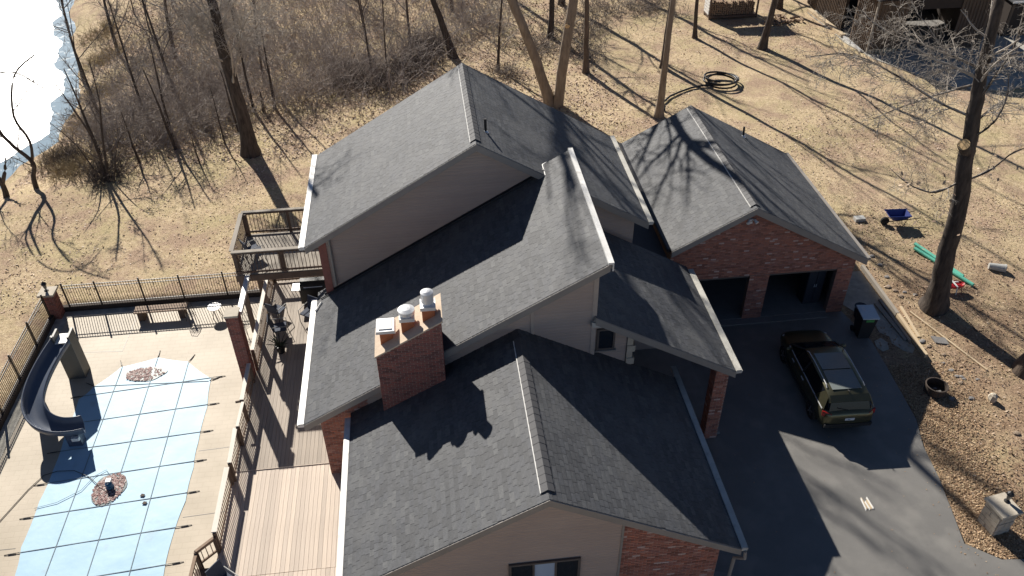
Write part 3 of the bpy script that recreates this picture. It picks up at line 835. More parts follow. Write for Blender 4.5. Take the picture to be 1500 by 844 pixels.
# things just inside the right door
bx = thing('storage_locker', 'tall dark blue locker standing inside the right garage door', 'locker', (15.95, 26.9, -.12))
mb = MB(); mb.box((15.6, 26.6, -.12), (16.35, 27.2, 1.75)); mb.build('body', M['blue_plastic'], bx)
for k in range(2):
    mb = MB(); mb.box((15.62 + .37 * k, 26.575, -.05), (15.96 + .37 * k, 26.598, 1.7)); d = mb.build('door', M['blue_plastic'], bx)
    t = MB(); t.box((15.92 + .08 * k, 26.55, .8), (15.945 + .08 * k, 26.574, .95)); t.build('handle', M['chrome'], d)

# ------------------------------------------------------------------ wood deck and rails
DK = thing('wood_deck', 'two level timber deck with baluster rail along the left of the house', 'deck', (-6, 20, -.9))
DZ1, DZ2 = .06, .03
bw = .142
def board_row(x0, x1, y0, y1, z, m='deck'):
    me = MB().box((0, 0, -.03), (bw - .008, y1 - y0 - .006, 0)).mesh('deck_board', M[m])
    x = x0
    while x < x1 - .02:
        obj('deck_board', me, DK, (x, y0 + R.uniform(0, .004), z - R.uniform(0, .003))); x += bw
board_row(-7.62, -4.3, 20.0, 25.5, DZ1, 'deck_old')
board_row(-7.62, -4.4, 25.5, 31.0, DZ1, 'deck_old')
board_row(-7.62, -2.8, 15.75, 19.98, DZ2)
board_row(-7.62, -2.8, 11.0, 15.74, DZ2)
mb = MB(); mb.box((-7.66, 20.0, -.9), (-4.4, 31.0, DZ1 - .035)); mb.box((-7.66, 11, -.9), (-2.9, 19.975, DZ2 - .035)); mb.build('joist_frame', M['wood_dark'], DK)
mb = MB(); mb.box((-7.64, 19.972, DZ2 - .03), (-4.2, 19.998, DZ1 - .004)); mb.build('riser_board', M['deck'], DK)

BAL = {}


def rail(parent, a, b, z0, top, cap_w=.15, sp=.15, cap_m='rail_cap', bal_m='baluster', post=True, cap=True):
    a, b = Vector((*a, 0)), Vector((*b, 0)); L = (b - a).length; d = (b - a) / L; sd = Vector((d.y, -d.x, 0))
    ang = math.atan2(d.y, d.x)
    if cap:
        mb = MB(); mb.bar((a.x, a.y, top - .02), (b.x, b.y, top - .02), cap_w, .04); mb.build('rail_cap', M[cap_m], parent)
    mb = MB(); mb.bar((a.x, a.y, top - .10), (b.x, b.y, top - .10), .04, .10); mb.bar((a.x, a.y, z0 + .12), (b.x, b.y, z0 + .12), .04, .09); mb.build('rail_beam', M[bal_m], parent)
    h = top - .1 - (z0 + .05)
    key = (round(h, 2), bal_m)
    if key not in BAL: BAL[key] = MB().box((-.011, -.011, 0), (.011, .011, h)).mesh('baluster', M[bal_m])
    n = max(1, int(L / sp))
    for i in range(1, n):
        p = a + d * (L * i / n) + sd * .035
        obj('baluster', BAL[key], parent, (p.x, p.y, z0 + .05), rot=(0, 0, ang))
    if post:
        for p in (a, b):
            t = MB(); t.box((p.x - .05, p.y - .05, z0 - .35), (p.x + .05, p.y + .05, top - .041)); t.build('post', M['wood_dark'], parent)


rail(DK, (-7.5, 24.45), (-7.5, 22.5), DZ1, 1.06)
rail(DK, (-7.45, 22.4), (-7.48, 21.2), DZ1, 1.04, .11)
rail(DK, (-7.56, 21.2), (-7.53, 19.6), DZ1, .98)
rail(DK, (-7.6, 19.45), (-7.6, 16.85), DZ2, .93, .17)
rail(DK, (-7.62, 16.75), (-8.1, 16.3), DZ2, .80, .09, .16, 'baluster')
rail(DK, (-8.1, 16.25), (-8.15, 14.2), DZ2 - .3, .72, .10, .14, 'baluster')
rail(DK, (-7.45, 25.15), (-7.42, 30.9), DZ1, 1.12)
rail(DK, (-7.35, 30.9), (-4.5, 30.9), DZ1, 1.12)
mb = MB(); mb.tube([(-7.55, 22.47, 1.0), (-7.72, 22.45, 1.0)], .045, 8); mb.build('post_cap', M['wood_dark'], DK)
# steps at the near corner
mb = MB()
for k in range(4): mb.box((-8.25 - .0, 14.3 + .0, DZ2 - .2 * (k + 1)), (-7.67, 16.2 - .28 * k, DZ2 - .2 * k - .01))
mb.build('steps', M['wood_dark'], DK)

# balcony
BK = thing('balcony', 'raised brown timber balcony with railing on the left wall of the house', 'balcony', (-6.2, 28.9, 3.0))
bx0, bx1, by0, by1, bz, bt = -7.95, -4.45, 27.45, 30.35, 3.08, 4.2
me = MB().box((0, 0, -.03), (bw - .008, by1 - by0, 0)).mesh('floor_board', M['wood_dark'])
me.materials[0] = M['lumber_grey']
x = bx0
while x < bx1 - .1: obj('floor_board', me, BK, (x, by0, bz - R.uniform(0, .003))); x += bw
mb = MB()
for yy in (by0 + .02, by1 - .06, (by0 + by1) / 2): mb.box((bx0, yy, bz - .29), (bx1, yy + .05, bz - .035))
mb.box((bx0 - .045, by0 - .03, bz - .30), (bx0 - .003, by1 + .03, bz - .03)); mb.box((bx0 - .04, by0 - .035, bz - .32), (bx1, by0 - .003, bz - .03))
mb.build('joist_frame', M['wood_dark'], BK)
rail(BK, (bx0, by0), (bx1, by0), bz, bt, .17, .14, 'lumber_grey', bal_m='wood_dark', post=False)
rail(BK, (bx0, by1), (bx1, by1), bz, bt, .15, .14, 'lumber_grey', bal_m='wood_dark', post=False)
rail(BK, (bx0, by0 + .09), (bx0, by1 - .09), bz, bt, .17, .14, 'lumber_grey', bal_m='wood_dark', post=False)
for px, py, zb in ((bx0 + .1, by0 + .1, DZ1), (bx0 + .1, by1 - .1, DZ1), (-6.1, by0 + .1, bz - .3)):
    t = MB(); t.box((px - .09, py - .09, zb), (px + .09, py + .09, bt - .045)); t.build('post', M['wood_dark'], BK)
t = MB(); t.box((-6.1 - .05, by1 - .05, bz), (-6.1 + .05, by1 + .04, bt - .045)); t.build('post', M['wood_dark'], BK)

# brick pillar by the rail, with stone cap, and the pale beam running to the balcony
PL = thing('brick_pillar', 'tall dark brick pillar with a pale stone cap standing at the deck rail', 'pillar', (-7.72, 24.8, DZ1))
mb = MB(); mb.box((-7.93, 24.58, -.9), (-7.50, 25.05, 3.24)); core_ = mb.build('shaft', M['mortar'], PL)
for k in range(4):
    wdt = .43 if k % 2 == 0 else .47
    M4 = Matrix.Translation((-7.715, 24.815, 0)) @ Matrix.Rotation(k * math.pi / 2, 4, 'Z') @ Matrix.Translation((-wdt / 2, -(.47 if k % 2 == 0 else .43) / 2 - .002, 0))
    bricks([(0, -.9), (wdt, -.9), (wdt, 3.23), (0, 3.23)], M4, core_, M['brick_dark'], pale=0)
mb = MB(); mb.box((-7.97, 24.54, 3.243), (-7.46, 25.09, 3.33)); mb.build('cap_stone', M['stone_cap'], PL)
BM = tag(MB().box((-7.62, 25.1, 2.93), (-7.44, 27.4, 3.09)).build('steel_beam', M['white_metal']), 'white painted beam from the brick pillar to the balcony', 'beam')

# ------------------------------------------------------------------ pool enclosure
FN = thing('pool_fence', 'thin dark metal picket fence around the pool terrace', 'fence', (-12, 31.2, -.62))
PK = MB().box((-.009, -.009, 0), (.009, .009, 1.14)).mesh('picket', M['iron'])


def fence_run(pts, zb):
    for a, b in zip(pts, pts[1:]):
        a, b = Vector(a), Vector(b); L = (b - a).length; d = (b - a) / L
        for h in (.08, .98, 1.13): MB().bar((a.x, a.y, zb + h), (b.x, b.y, zb + h), .03, .03).build('rail', M['iron'], FN)
        n = max(2, round(L / .112))
        for i in range(1, n):
            p = a + d * (L * i / n); obj('picket', PK, FN, (p.x, p.y, zb + .02))
    for p in pts:
        t = MB(); t.box((p[0] - .03, p[1] - .03, zb), (p[0] + .03, p[1] + .03, zb + 1.2)); po = t.build('post', M['iron'], FN)
        t = MB(); t.lathe([(.03, 1.202), (.045, 1.23), (.02, 1.27)], (p[0], p[1], zb), 8); t.build('finial', M['iron'], po)


fence_run([(-16.6, 31.22), (-15.2, 31.22), (-13.3, 31.22), (-11.58, 31.22), (-9.66, 31.22), (-7.75, 31.22)], -.62)
fence_run([(-17.2, 30.5), (-17.2, 28.65), (-17.2, 26.6), (-17.2, 24.66), (-17.2, 22.7), (-17.2, 20.75), (-17.2, 18.8), (-17.2, 16.85), (-17.2, 14.9)], -.62)
# corner pillar with lantern
CP = thing('corner_pillar', 'short brick pillar with stone cap at the corner of the pool fence', 'pillar', (-17.1, 30.95, -.9))
mb = MB(); mb.box((-17.36, 30.68, -.95), (-16.86, 31.18, .40)); cs = mb.build('shaft', M['mortar'], CP)
for k in range(4):
    M4 = Matrix.Translation((-17.11, 30.93, 0)) @ Matrix.Rotation(k * math.pi / 2, 4, 'Z') @ Matrix.Translation((-.25, -.252, 0))
    bricks([(0, -.9), (.5, -.9), (.5, .39), (0, .39)], M4, cs, M['brick_dark'], pale=0)
mb = MB(); mb.box((-17.45, 30.6, .402), (-16.77, 31.27, .50)); mb.build('cap_stone', M['stone_cap'], CP)


def lantern(label, p, s=1):
    t = thing('lantern', label, 'lantern', p)
    x, y, z = p
    MB().lathe([(.09 * s, 0), (.09 * s, .03 * s), (.03 * s, .05 * s), (.03 * s, .12 * s)], p, 12).build('base', M['black'], t)
    MB().lathe([(.06 * s, .12 * s), (.10 * s, .34 * s)], p, 6).build('glass', M['glass'], t)
    MB().lathe([(.13 * s, .342 * s), (.10 * s, .40 * s), (.03 * s, .46 * s), (.015 * s, .52 * s)], p, 6).build('roof', M['black'], t)
    return t


lantern('small black lantern on the corner pillar of the pool fence', (-17.15, 30.98, .5))

# pool cover
CV = thing('pool_cover', 'pale blue winter cover stretched over the swimming pool', 'pool cover', (-12, 20, -.9))
cov = [(-12.01, 27.49), (-10.73, 27.07), (-9.58, 25.9), (-9.46, 24.3), (-9.48, 22.4), (-9.43, 21.2), (-9.43, 19.7), (-9.59, 18.1), (-9.56, 16.6), (-9.6, 13.0), (-12, 11.5), (-14.3, 13.0), (-14.35, 17.3), (-14.52, 18.4), (-14.54, 20.3), (-14.5, 21.7), (-14.58, 23.3), (-14.63, 25.35), (-14.23, 26.0), (-13.41, 27.08)]
mb = MB()
n_ = len(cov); ctr = (-12.0, 19.6)
dense = []
for i in range(n_):
    a, b = cov[i], cov[(i + 1) % n_]
    for k in range(4):
        t = k / 4.; px, py = a[0] + (b[0] - a[0]) * t, a[1] + (b[1] - a[1]) * t
        q = .035 * math.sin(math.pi * t)
        dense.append((px + (ctr[0] - px) * q * .35, py + (ctr[1] - py) * q * .12))
rings = 8; Vv = []; Qq = []
for k in range(rings):
    t = k / (rings - 1) * .985
    for (px, py) in dense:
        cx_ = -12.0; cy_ = min(max(py, 15.), 25.4)
        x_ = px + (cx_ - px) * t; y_ = py + (cy_ - py) * t
        Vv.append((x_, y_, -.884 + .002 * (t * (2 - t)) + .003 * math.sin(x_ * 3.1) * math.sin(y_ * 2.3)))
nd = len(dense)
for k in range(rings - 1):
    for i in range(nd): mb.f.append((k * nd + i, k * nd + (i + 1) % nd, (k + 1) * nd + (i + 1) % nd, (k + 1) * nd + i)); mb.m.append(0); mb.r.append(.5)
for (px, py) in dense: Vv.append((px, py, -.899))
for i in range(nd): mb.f.append(((rings) * nd + i, (rings) * nd + (i + 1) % nd, (i + 1) % nd, i)); mb.m.append(0); mb.r.append(.5)
mb.f.append(tuple((rings - 1) * nd + i for i in range(nd))); mb.m.append(0); mb.r.append(.5)
mb.v = Vv
mb.build('sheet', M['cover'], CV)


def strap(a, b, name='strap', wd=.024):
    mb = MB(); k = 14; P_ = [Vector((a[0] + (b[0] - a[0]) * i / k, a[1] + (b[1] - a[1]) * i / k, 0)) for i in range(k + 1)]
    for p, q in zip(P_, P_[1:]): mb.bar((p.x, p.y, -.872), (q.x, q.y, -.872), wd, .012)
    mb.build(name, M['strap'], CV)


def anchor(p, d):
    d = Vector(d).normalized(); p = Vector(p); mb = MB()
    mb.tube([(p.x, p.y, -.868), (p.x + d.x * .12, p.y + d.y * .12, -.872)], .012, 5)
    mb.tube([(p.x + d.x * .12, p.y + d.y * .12, -.872), (p.x + d.x * .36, p.y + d.y * .36, -.875)], .02, 6)
    mb.tube([(p.x + d.x * .36, p.y + d.y * .36, -.876), (p.x + d.x * .48, p.y + d.y * .48, -.885)], .012, 5)
    mb.build('anchor_spring', M['iron'], CV)


for y0, y1 in ((25.5, 25.95), (24.0, 24.4), (22.6, 22.95), (21.1, 21.5), (19.65, 20.05), (18.2, 18.6), (16.75, 17.15), (15.3, 15.7)):
    strap((-14.55, y0), (-9.5, y1)); anchor((-9.5, y1, 0), (1, .08, 0)); anchor((-14.5, y0, 0), (-1, -.08, 0))
for x_ in (-13.37, -12.02, -10.68):
    strap((x_, 13), (x_, 27.0 if x_ != -12.02 else 27.4)); anchor((x_, 27.05 if x_ != -12.02 else 27.45, 0), ((x_ + 12) * .3, 1, 0))
strap((-14.2, 26.02), (-9.65, 25.75)); anchor((-14.2, 26.02, 0), (-.8, .5, 0)); anchor((-9.62, 25.78, 0), (.9, .4, 0))
# puddles of melt water with leaves
def puddle(c, rx, ry, rot, label, nl):
    mb = MB(); pts = []
    for k in range(28):
        a = 2 * math.pi * k / 28; q = 1 + .06 * math.sin(3 * a) + .04 * math.sin(5 * a + 1)
        x, y = rx * q * math.cos(a), ry * q * math.sin(a)
        pts.append((c[0] + x * math.cos(rot) - y * math.sin(rot), c[1] + x * math.sin(rot) + y * math.cos(rot), -.8625))
    mb.prism(pts[::-1], (0, 0, -.035)); t = tag(mb.build('puddle', M['water']), label, 'puddle')
    V = []; Q = []; rn = []
    for k in range(nl):
        a, q = R.uniform(0, 6.28), math.sqrt(R.random()) * .95
        x, y = rx * q * math.cos(a), ry * q * math.sin(a)
        if rot == 0 and x > .25 * rx and R.random() < .85: continue
        px, py = c[0] + x * math.cos(rot) - y * math.sin(rot), c[1] + x * math.sin(rot) + y * math.cos(rot)
        s, th = R.uniform(.025, .055), R.uniform(0, 6.28); i = len(V)
        for dx, dy in ((-1, -.6), (1, -.6), (1, .6), (-1, .6)):
            V.append((px + s * (dx * math.cos(th) - dy * math.sin(th)), py + s * (dx * math.sin(th) + dy * math.cos(th)), -.858 + R.uniform(0, .02)))
        Q.append((i, i + 1, i + 2, i + 3)); rn.append(R.random())
    obj('leaf_litter', np_mesh('leaf_litter', np.array(V), np.array(Q), M['leaf_wet'], np.array(rn)), t, kind='stuff')
    return t


M['leaf_wet'] = mat('wet_leaf', (1, 1, 1), .7, (.8, .8, .8), 8, rnd='attr', rndcol=[(.16, .06, .06), (.30, .16, .15), (.45, .32, .29), (.62, .52, .48), (.22, .10, .09)])
puddle((-12.3, 26.5), .82, .42, 0, 'leaf filled puddle at the far end of the pool cover', 420)
puddle((-12.24, 20.56), .55, .72, -.25, 'leaf filled puddle around the pump on the pool cover', 520)
PU = thing('cover_pump', 'small blue and white pump sitting in the puddle on the pool cover', 'pump', (-12.2, 20.6, -.86))
MB().lathe([(.13, 0), (.14, .05), (.12, .1)], (-12.2, 20.6, -.86), 16).build('base', M['pump_blue'], PU)
MB().lathe([(.12, .1), (.12, .24), (.07, .28)], (-12.2, 20.6, -.86), 16).build('motor', M['pump_blue'], PU)
MB().box((-12.30, 20.6, -.64), (-12.12, 20.78, -.54)).build('cap', M['white_plastic'], PU)
hs = MB(); hs.tube([(-12.3, 20.55, -.72), (-12.6, 20.7, -.80), (-13.1, 21.2, -.845), (-13.7, 21.55, -.84), (-14.3, 21.6, -.84), (-14.75, 21.5, -.875), (-15.1, 20.9, -.875), (-15.5, 19.9, -.875), (-15.9, 18.9, -.875), (-16.6, 17.5, -.87)], .013, 6)
tag(hs.build('hose', M['iron'], smooth=True), 'thin dark hose running from the cover pump across the terrace', 'hose')
hs = MB(); hs.tube([(-14.6, 20.0, -.86), (-13.9, 20.15, -.845), (-13.2, 20.6, -.845), (-12.9, 21.2, -.845), (-12.55, 21.45, -.845), (-12.3, 21.1, -.845)], .009, 5)
tag(hs.build('cord', M['strap']), 'thin grey power cord looping across the pool cover', 'cord')
# small scraps on the cover
for (x_, y_, a_) in ((-11.0, 20.1, 'farther'), (-10.85, 19.75, 'nearer')):
    t = MB(); t.prism([(x_ - .06, y_ - .03, -.862), (x_ + .07, y_ - .05, -.862), (x_ + .1, y_ + .04, -.862), (x_ - .02, y_ + .08, -.862)], (0, 0, .02))
    tag(t.build('leaf', M['twig_dark']), 'dark curled leaf on the pool cover right of the pump, the %s of two' % a_, 'leaf', 'dark leaves on the pool cover')

# slide
SL = thing('pool_slide', 'curved navy blue plastic water slide beside the pool', 'slide', (-15, 25, -.9))
path = [Vector(p) for p in [(-15.02, 26.62, .96), (-15.2, 26.0, .84), (-15.38, 25.2, .66), (-15.46, 24.5, .48), (-15.42, 23.9, .31), (-15.2, 23.4, .15), (-14.85, 23.08, .01), (-14.4, 22.95, -.12), (-13.95, 23.0, -.22), (-13.6, 23.12, -.28)]]
def spline(p, n):
    out = []
    for i in range(len(p) - 1):
        p0, p1, p2, p3 = p[max(i - 1, 0)], p[i], p[i + 1], p[min(i + 2, len(p) - 1)]
        for k in range(n):
            t = k / n
            out.append(.5 * ((2 * p1) + (p2 - p0) * t + (2 * p0 - 5 * p1 + 4 * p2 - p3) * t * t + (3 * p1 - p0 - 3 * p2 + p3) * t ** 3))
    return out + [p[-1]]
sp_ = spline(path, 4)
prof = [(-.40, .30), (-.37, .33), (-.33, .30), (-.31, .12), (-.22, .02), (0, -.01), (.22, .02), (.31, .12), (.33, .30), (.37, .33), (.40, .30), (.37, .08), (.25, -.05), (0, -.08), (-.25, -.05), (-.37, .08)]
mb = MB(); npf = len(prof)
for j, p in enumerate(sp_):
    d = (sp_[min(j + 1, len(sp_) - 1)] - sp_[max(j - 1, 0)]); d.z = 0; d.normalize(); sd = Vector((-d.y, d.x, 0))
    for (a, h) in prof: mb.v.append(tuple(p + sd * a + Vector((0, 0, h))))
for j in range(len(sp_) - 1):
    for k in range(npf): mb.f.append((j * npf + k, j * npf + (k + 1) % npf, (j + 1) * npf + (k + 1) % npf, (j + 1) * npf + k)); mb.m.append(0); mb.r.append(.5)
mb.f.append(tuple(range(npf))); mb.f.append(tuple((len(sp_) - 1) * npf + k for k in reversed(range(npf)))); mb.m += [0, 0]; mb.r += [.5, .5]
mb.build('chute', M['navy'], SL, smooth=True)
mb = MB()
mb.prism([(-15.32, 26.72, -.9), (-15.22, 26.66, -.9), (-15.30, 26.60, 1.35), (-15.40, 26.66, 1.35)], (0, .1, 0))
mb.prism([(-15.38, 26.60, -.9), (-15.30, 26.60, -.9), (-15.30, 26.60, 1.30), (-15.38, 26.60, 1.30)], (.0, .62, 0))
mb.prism([(-14.78, 26.60, -.9), (-14.70, 26.60, -.9), (-14.70, 26.60, 1.30), (-14.78, 26.60, 1.30)], (.0, .62, 0))
mb.build('ladder_side', M['slate_plastic'], SL)
mb = MB(); mb.box((-15.3, 26.602, -.9), (-14.78, 26.66, .85)); mb.build('pedestal', M['slate_plastic'], SL)
for k in range(6):
    t = MB(); t.box((-15.29, 26.75 + (5 - k) * .06, -.62 + k * .3), (-14.79, 26.9 + (5 - k) * .06, -.57 + k * .3)); t.build('step', M['slate_plastic'], SL)
t = MB(); t.box((-15.3, 26.6, 1.0), (-14.78, 27.2, 1.04)); t.build('platform', M['white_plastic'], SL)
for (x_, y_, zt) in ((-15.42, 24.0, .25), (-14.0, 22.98, -.28)):
    t = MB(); t.box((x_ - .25, y_ - .18, -.9), (x_ + .25, y_ + .18, zt)); t.build('leg', M['navy'], SL)
t = MB(); t.box((-13.92, 22.55, -.38), (-13.66, 22.68, -.24)); t.build('water_fitting', M['white_plastic'], SL)

# bench, tables, wire chair on terrace
BN = thing('bench', 'low brown wooden bench on the terrace by the far fence', 'bench', (-12.4, 30.3, -.9))
for k in range(3):
    t = MB(); t.box((-13.5, 30.02 + k * .17, -.45), (-11.25, 30.175 + k * .17, -.40)); t.build('slat', M['lumber_brown'] if 'lumber_brown' in M else M['baluster'], BN)
for x_ in (-13.25, -11.5):
    t = MB(); t.box((x_ - .12, 30.05, -.9), (x_ + .12, 30.5, -.451)); t.build('leg', M['wood_dark'], BN)
TB = thing('side_table', 'small round white table on the terrace near the far fence', 'table', (-10.0, 30.0, -.9))
MB().lathe([(.30, .52), (.31, .535), (.30, .55)], (-10.0, 30.0, -.9), 24).build('top', M['white_plastic'], TB)
for k in range(3):
    a = k * 2.094; t = MB(); t.tube([(-10 + .08 * math.cos(a), 30 + .08 * math.sin(a), -.38), (-10 + .24 * math.cos(a), 30 + .24 * math.sin(a), -.9)], .016, 6); t.build('leg', M['iron'], TB)


def wire_chair(p, rz, label):
    t = thing('wire_chair', label, 'chair', p, rz, 'wire chairs on the pool terrace')
    mb = MB(); ring = lambda z, r, y0=0: [(r * math.cos(a * .524), y0 + r * math.sin(a * .524), z) for a in range(13)]
    for r in (.08, .15, .23): mb.tube(ring(.43, r), .008, 5)
    for k in range(8): a = k * .785; mb.tube([(0, 0, .43), (.23 * math.cos(a), .23 * math.sin(a), .43)], .006, 4)
    mb.build('seat', M['iron'], t, local=True)
    mb = MB(); mb.tube([(-.22, .18, .43), (-.2, .28, .8), (0, .31, .95), (.2, .28, .8), (.22, .18, .43)], .012, 6)
    for k in range(5): x_ = -.13 + k * .065; mb.tube([(x_, .23, .44), (x_, .29, .85)], .006, 4)
    mb.build('backrest', M['iron'], t, local=True)
    for sx in (-1, 1):
        for sy in (-1, 1):
            q = MB(); q.tube([(sx * .16, sy * .16, .43), (sx * .21, sy * .21, 0)], .012, 5); q.build('leg', M['iron'], t, local=True)
    return t


wire_chair((-11.0, 29.75, -.9), .6, 'dark wire chair beside the wooden bench')
wire_chair((-8.5, 28.6, -.9), -.4, 'dark wire chair behind the tall brick pillar')


# deck furniture
def patio_chair(p, rz, label, group=None):
    t = thing('patio_chair', label, 'chair', p, rz, group)
    MB().box((-.27, -.25, .38), (.27, .27, .43)).build('seat', M['fabric'], t, local=True)
    mb = MB(); mb.bar((0, .27, .42), (0, .42, .98), .54, .03, up=(0, 1, 0)); mb.build('backrest', M['fabric'], t, local=True)
    for sx in (-1, 1):
        q = MB(); q.tube([(sx * .29, -.27, 0), (sx * .29, -.27, .62), (sx * .29, .34, .64)], .018, 6); q.build('armrest', M['grey_plastic'], t, local=True)
        q = MB(); q.tube([(sx * .27, .30, 0), (sx * .27, .27, .42)], .018, 6); q.build('leg', M['black'], t, local=True)
    return t


patio_chair((-7.35, 28.6, bz), 2.2, 'dark patio chair on the balcony floor')
patio_chair((-6.95, 28.4, DZ1), 2.6, 'dark patio chair under the balcony, nearest the rail', 'patio chairs under the balcony')
patio_chair((-6.7, 27.2, DZ1), 1.7, 'dark patio chair in front of the balcony post', 'patio chairs under the balcony')
patio_chair((-5.6, 28.0, DZ1), -.6, 'dark patio chair beside the black grill', 'patio chairs under the balcony')
patio_chair((-7.1, 15.3, DZ2), .9, 'dark patio chair at the near end of the deck')
GR = thing('grill', 'large black barbecue grill under the balcony by the house wall', 'grill', (-5.4, 29.3, DZ1))
MB().box((-6.0, 29.0, DZ1 + .12), (-4.8, 29.6, DZ1 + .85)).build('cabinet', M['black'], GR)
mb = MB(); mb.prism([(-5.95, 29.02, DZ1 + .851), (-5.95, 29.58, DZ1 + .851), (-5.95, 29.56, DZ1 + 1.1), (-5.95, 29.42, DZ1 + 1.2), (-5.95, 29.2, DZ1 + 1.18), (-5.95, 29.06, DZ1 + 1.05)], (1.1, 0, 0)); lid = mb.build('lid', M['black'], GR)
MB().tube([(-5.8, 28.98, DZ1 + 1.0), (-5.0, 28.98, DZ1 + 1.0)], .015, 6).build('handle', M['chrome'], lid)
for sx in (-6.32, -4.78):
    t = MB(); t.box((sx, 29.05, DZ1 + .8), (sx + .3, 29.55, DZ1 + .84)); t.build('side_shelf', M['chrome'], GR)
for x_ in (-5.9, -4.9):
    t = MB(); t.tube([(x_ - .03, 29.1, DZ1 + .07), (x_ + .03, 29.1, DZ1 + .07)], .07, 12); t.build('wheel', M['tyre'], GR)
    t = MB(); t.box((x_ - .03, 29.5, DZ1), (x_ + .03, 29.56, DZ1 + .12)); t.build('leg', M['black'], GR)
PT = thing('potted_plant', 'dry spiky plant in a dark pot on the deck beside the rail', 'plant', (-6.6, 26.1, DZ1))
MB().lathe([(.14, 0), (.2, .35), (.21, .36), (.18, .34)], (-6.6, 26.1, DZ1), 16).build('pot', M['black'], PT)
mb = MB()
for k in range(26):
    a = R.uniform(0, 6.28); e = R.uniform(.2, 1.2); L = R.uniform(.4, .75); d = Vector((math.cos(a) * math.cos(e), math.sin(a) * math.cos(e), math.sin(e)))
    mb.tube([Vector((-6.6, 26.1, DZ1 + .34)), Vector((-6.6, 26.1, DZ1 + .34)) + d * L * .6, Vector((-6.6, 26.1, DZ1 + .31)) + d * L], [.02, .022, .003], 4)
mb.build('foliage', M['plant'], PT)
# ------------------------------------------------------------------ parked car (local: +y is the front)
CAR = thing('parked_car', 'dark olive hatchback car parked on the driveway facing the garage', 'car', (14.36, 21.72, -.2), math.radians(-2.5))
CAR.scale = (1.09, 1.1, 1.06)


def loft(stations, smooth=True):
    """stations: list of (y, [(x,z)...]) right half profile from bottom centre to top centre; mirrored"""
    mb = MB(); n = None
    for y, pr_ in stations:
        ring = [(x, y, z) for x, z in pr_] + [(-x, y, z) for x, z in reversed(pr_)]
        n = len(ring); mb.v.extend(ring)
    for j in range(len(stations) - 1):
        for k in range(n):
            mb.f.append((j * n + k, j * n + (k + 1) % n, (j + 1) * n + (k + 1) % n, (j + 1) * n + k)); mb.m.append(0); mb.r.append(.5)
    mb.f.append(tuple(range(n))[::-1]); mb.f.append(tuple((len(stations) - 1) * n + k for k in range(n))); mb.m += [0, 0]; mb.r += [.5, .5]
    return mb


def sec(wd, zb, zm, zt, tw=.93, crown=.03):
    return [(.02, zb), (wd * .86, zb), (wd * .97, zb + .10), (wd, zm), (wd * .985, zm + (zt - zm) * .55), (wd * tw, zt - .015), (wd * tw * .85, zt + crown * .3), (wd * .4, zt + crown), (.02, zt + crown * 1.1)]


body = loft([(-2.28, sec(.70, .34, .55, .86, .95)), (-2.22, sec(.82, .28, .55, .98, .95)), (-2.05, sec(.90, .24, .6, 1.03, .93)), (-1.5, sec(.925, .22, .62, 1.02, .93)),
             (-.6, sec(.92, .22, .62, .99, .92)), (.4, sec(.92, .22, .62, .97, .92)), (.95, sec(.92, .22, .62, .97, .90)), (1.25, sec(.915, .22, .62, .95, .88, .05)), (1.8, sec(.90, .23, .6, .87, .86, .05)),
             (2.1, sec(.84, .26, .55, .78, .86, .04)), (2.24, sec(.74, .30, .5, .68, .9, .03)), (2.30, sec(.6, .36, .48, .6, .95, .01))])
bo = body.build('body', M['car_paint'], CAR, smooth=True, local=True)
b2 = bo.modifiers.new('s', 'SUBSURF'); b2.levels = 1; b2.render_levels = 1
# greenhouse: dark glass shell with painted roof on it
gh = loft([(-2.06, [(.02, .98), (.74, .98), (.76, 1.0), (.72, 1.1), (.5, 1.12), (.02, 1.12)]), (-1.80, [(.02, .98), (.82, .98), (.84, 1.0), (.69, 1.40), (.5, 1.43), (.02, 1.45)]), (-1.2, [(.02, .98), (.84, .98), (.86, 1.0), (.66, 1.47), (.5, 1.50), (.02, 1.52)]),
           (-.2, [(.02, .98), (.84, .98), (.86, 1.0), (.655, 1.49), (.5, 1.52), (.02, 1.54)]), (.45, [(.02, .97), (.84, .97), (.86, .99), (.655, 1.45), (.5, 1.48), (.02, 1.50)]), (1.28, [(.02, .96), (.76, .96), (.78, .97), (.74, .985), (.5, .995), (.02, 1.0)])])
gh.build('windows', M['car_glass'], CAR, smooth=False, local=True)
rf = loft([(-1.98, [(.02, 1.25), (.70, 1.25), (.71, 1.27), (.68, 1.30), (.4, 1.325), (.02, 1.33)]), (-1.86, [(.02, 1.40), (.70, 1.38), (.71, 1.40), (.68, 1.43), (.4, 1.455), (.02, 1.465)]), (-1.2, [(.02, 1.48), (.67, 1.455), (.685, 1.475), (.66, 1.50), (.4, 1.525), (.02, 1.535)]),
           (-.2, [(.02, 1.5), (.665, 1.475), (.68, 1.495), (.655, 1.52), (.4, 1.545), (.02, 1.555)]), (.42, [(.02, 1.46), (.66, 1.435), (.675, 1.455), (.65, 1.48), (.4, 1.505), (.02, 1.515)]), (.52, [(.02, 1.43), (.64, 1.40), (.655, 1.415), (.63, 1.44), (.4, 1.46), (.02, 1.47)])])
rf.build('roof', M['car_paint'], CAR, smooth=True, local=True)
t = MB()
for y0, y1, z0, z1 in ((-1.62, -.75, 1.513, 1.552), (-.70, .1, 1.553, 1.548)):
    t.prism([(-.50, y0, z0), (.50, y0, z0), (.50, y1, z1), (-.50, y1, z1)], (0, 0, .008))
t.build('sunroof', M['car_roof_glass'], CAR, local=True)
